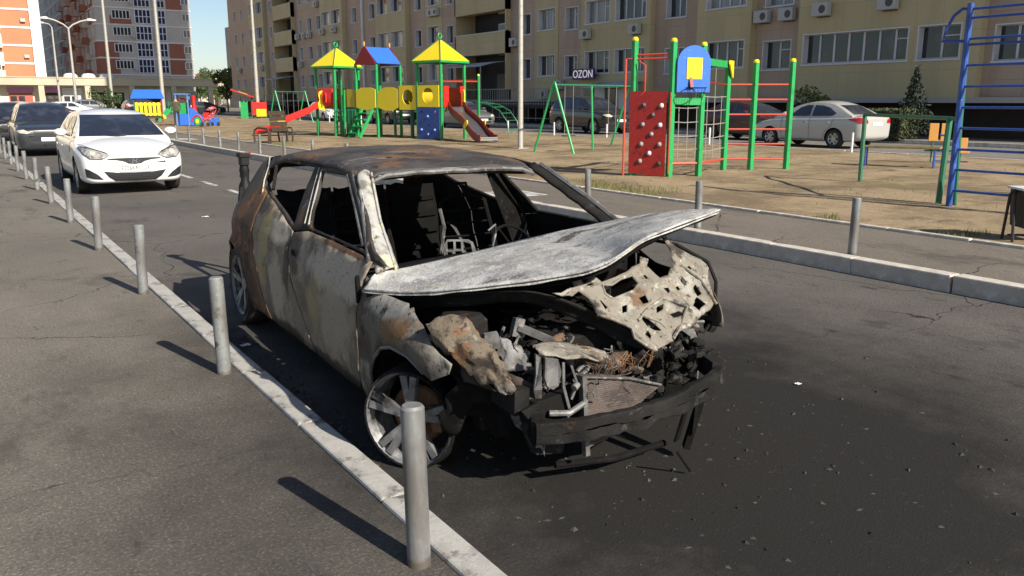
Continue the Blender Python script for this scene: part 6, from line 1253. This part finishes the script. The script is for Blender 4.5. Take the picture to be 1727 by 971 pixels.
lamp('double armed street lamp before the left towers', 12.6, 112, 9.6, .17, 2)
lamp('short single street lamp left of the double armed lamp', 11.9, 122, 10.4, .15, 1)

# ------------------------------------------------------------------ vegetation
def leaves(n, fn, size, rnd, asp=.5):
    mb = MB()
    for k in range(n):
        c = Vector(fn(rnd)); a = Vector((rnd.gauss(0,1), rnd.gauss(0,1), rnd.gauss(0,.7))).normalized(); b = a.orthogonal().normalized(); b.rotate(Matrix.Rotation(rnd.random()*6.28, 3, a)); s = size*rnd.uniform(.6,1.3)
        mb.add([c-b*s, c+a.cross(b)*s*asp, c+b*s, c-a.cross(b)*s*asp], [(0,1,2,3)])
    return mb
def ball(cx_, cy_, cz_, rx, rz_, lobes, rnd0):
    L = [(rnd0.gauss(0,.5), rnd0.gauss(0,.5), rnd0.gauss(0,.45), rnd0.uniform(.35,.6)) for k in range(lobes)]
    def f(rnd):
        l = rnd.choice(L); d = Vector((rnd.gauss(0,1), rnd.gauss(0,1), rnd.gauss(0,1))).normalized()*l[3]*rnd.uniform(.6,1.05)
        return (cx_+(l[0]+d.x)*rx, cy_+(l[1]+d.y)*rx, cz_+(l[2]+d.z)*rz_)
    return f
def tree(name, label, loc, h_, r, n, size, m, seed, group=None, trunk=.12):
    o = thing(name, label, 'tree', loc, 0, group); rnd = random.Random(seed)
    mb = MB(); mb.tube([(0,0,-.2),(.05*h_*.1,0,h_*.3),(0,.04,h_*.75)], [trunk, trunk*.8, trunk*.3], 8)
    for k in range(5):
        t = k*1.3; mb.tube([(0,0,h_*(.3+.07*k)),(r*.5*math.cos(t), r*.5*math.sin(t), h_*(.5+.07*k))], [trunk*.5, trunk*.15], 6)
    obj('trunk', mb, 'bark', o, smooth=True); obj('crown', leaves(n, ball(0,0,h_*.66,r,h_*.33,14,rnd), size, rnd), m, o); return o
for k, (x, y, h_, r, lab) in enumerate([(70.5,286,10.5,3.6,'round green tree far off between the distant houses'),(80,285,9.5,3.0,'dark green tree far off right of the distant houses'),(64,270,10,3.2,'far green tree left of the distant houses above the arcade'),(45,176,6.5,2.6,'green tree seen through the arcade gap near the beige building'),(40.8,172,5.5,2.4,'low leafy tree behind the arcade columns'),(33.6,126,6.2,1.5,'young tree growing by the beige building\'s far corner')]):
    tree('distant_tree', lab, (x, y, 0), h_, r, 1500, .38 if k < 3 else .24, 'leaf' if k % 2 == 0 else 'leaf_light', 40+k, 'far trees')
YB = thing('shrub', 'leafy light green shrub behind the silver sedan\'s roof', 'shrub', (29.6, 22.9, .27)); rnd = random.Random(3)
obj('crown', leaves(900, ball(0,0,1.25,.75,.75,10,rnd), .085, rnd), 'leaf_light', YB); obj('stem', MB().tube([(0,0,-.1),(.05,.05,.7),(.0,.1,1.5)], [.04,.03,.01], 6), 'bark', YB)
CO = thing('conifer', 'dark young conifer against the wall beside the hedge', 'tree', (29.6, 18.55, .27)); CO.scale = (.82,.82,.86); rnd = random.Random(8)
def cone(r_):
    t = r_.random(); t = 1-math.sqrt(1-t); a = r_.random()*6.28; tier = .75+.25*abs(math.sin(t*18)); q = 1.0*(1-t)*tier*r_.uniform(.25,1.15); return (q*math.cos(a), q*math.sin(a), .25+2.9*t)
obj('foliage', leaves(1700, cone, .12, rnd, .28), 'leaf_dark', CO); obj('trunk', MB().tube([(0,0,-.1),(0,0,3.0)], [.06,.01], 6), 'bark', CO)
HG = thing('hedge', 'clipped dull green hedge behind the silver sedan\'s tail', 'hedge', (28.95, 19.2, .27)); rnd = random.Random(9)
def hb(r_):
    x, y, z = r_.uniform(-.55,.55), r_.uniform(-1.0,2.1), r_.uniform(.05,1.05); ax = r_.randrange(3)
    if ax == 0: x = -.55+.08*r_.random()
    if ax == 1: z = 1.0+.1*r_.random()
    if ax == 2: y = -1.0+.1*r_.random()
    return (x, y, z)
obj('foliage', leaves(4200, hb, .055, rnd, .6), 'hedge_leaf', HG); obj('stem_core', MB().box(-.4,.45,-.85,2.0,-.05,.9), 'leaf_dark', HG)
GT = tree('young_tree', 'young green tree among the far parked cars left of the play house', (10.9, 77, .1), 2.6, .8, 900, .10, 'leaf', 77, None, .05)
# dry grass and green tufts on the soil
mb = MB(); rnd = random.Random(21)
def blade(x, y, z, h_, lean):
    t = rnd.random()*6.28; w_ = .004+h_*.035; c, s = math.cos(t)*w_, math.sin(t)*w_; lx, ly = rnd.gauss(0,lean), rnd.gauss(0,lean)
    mb.add([(x-c,y-s,z-.01),(x+c,y+s,z-.01),(x+lx,y+ly,z+h_)], [(0,1,2)])
cnt = 0
while cnt < 11000:
    if rnd.random() < .62: x = 9.40+abs(rnd.gauss(0,.55)); y = rnd.uniform(2,32)
    else: x = rnd.uniform(9.4,22); y = rnd.uniform(3,60)
    d = nz(x, y, 7, .45)+.5*nz(x, y, 2, 1.6)
    if d > (.12 if x < 11 else .22) and x < 22.2:
        blade(x, y, soil_z(x, y), rnd.uniform(.02,.075), .02); cnt += 1
tag(obj('grass', mb, 'grass'), 'sparse dry grass tufts on the playground soil', 'grass', kind='stuff')
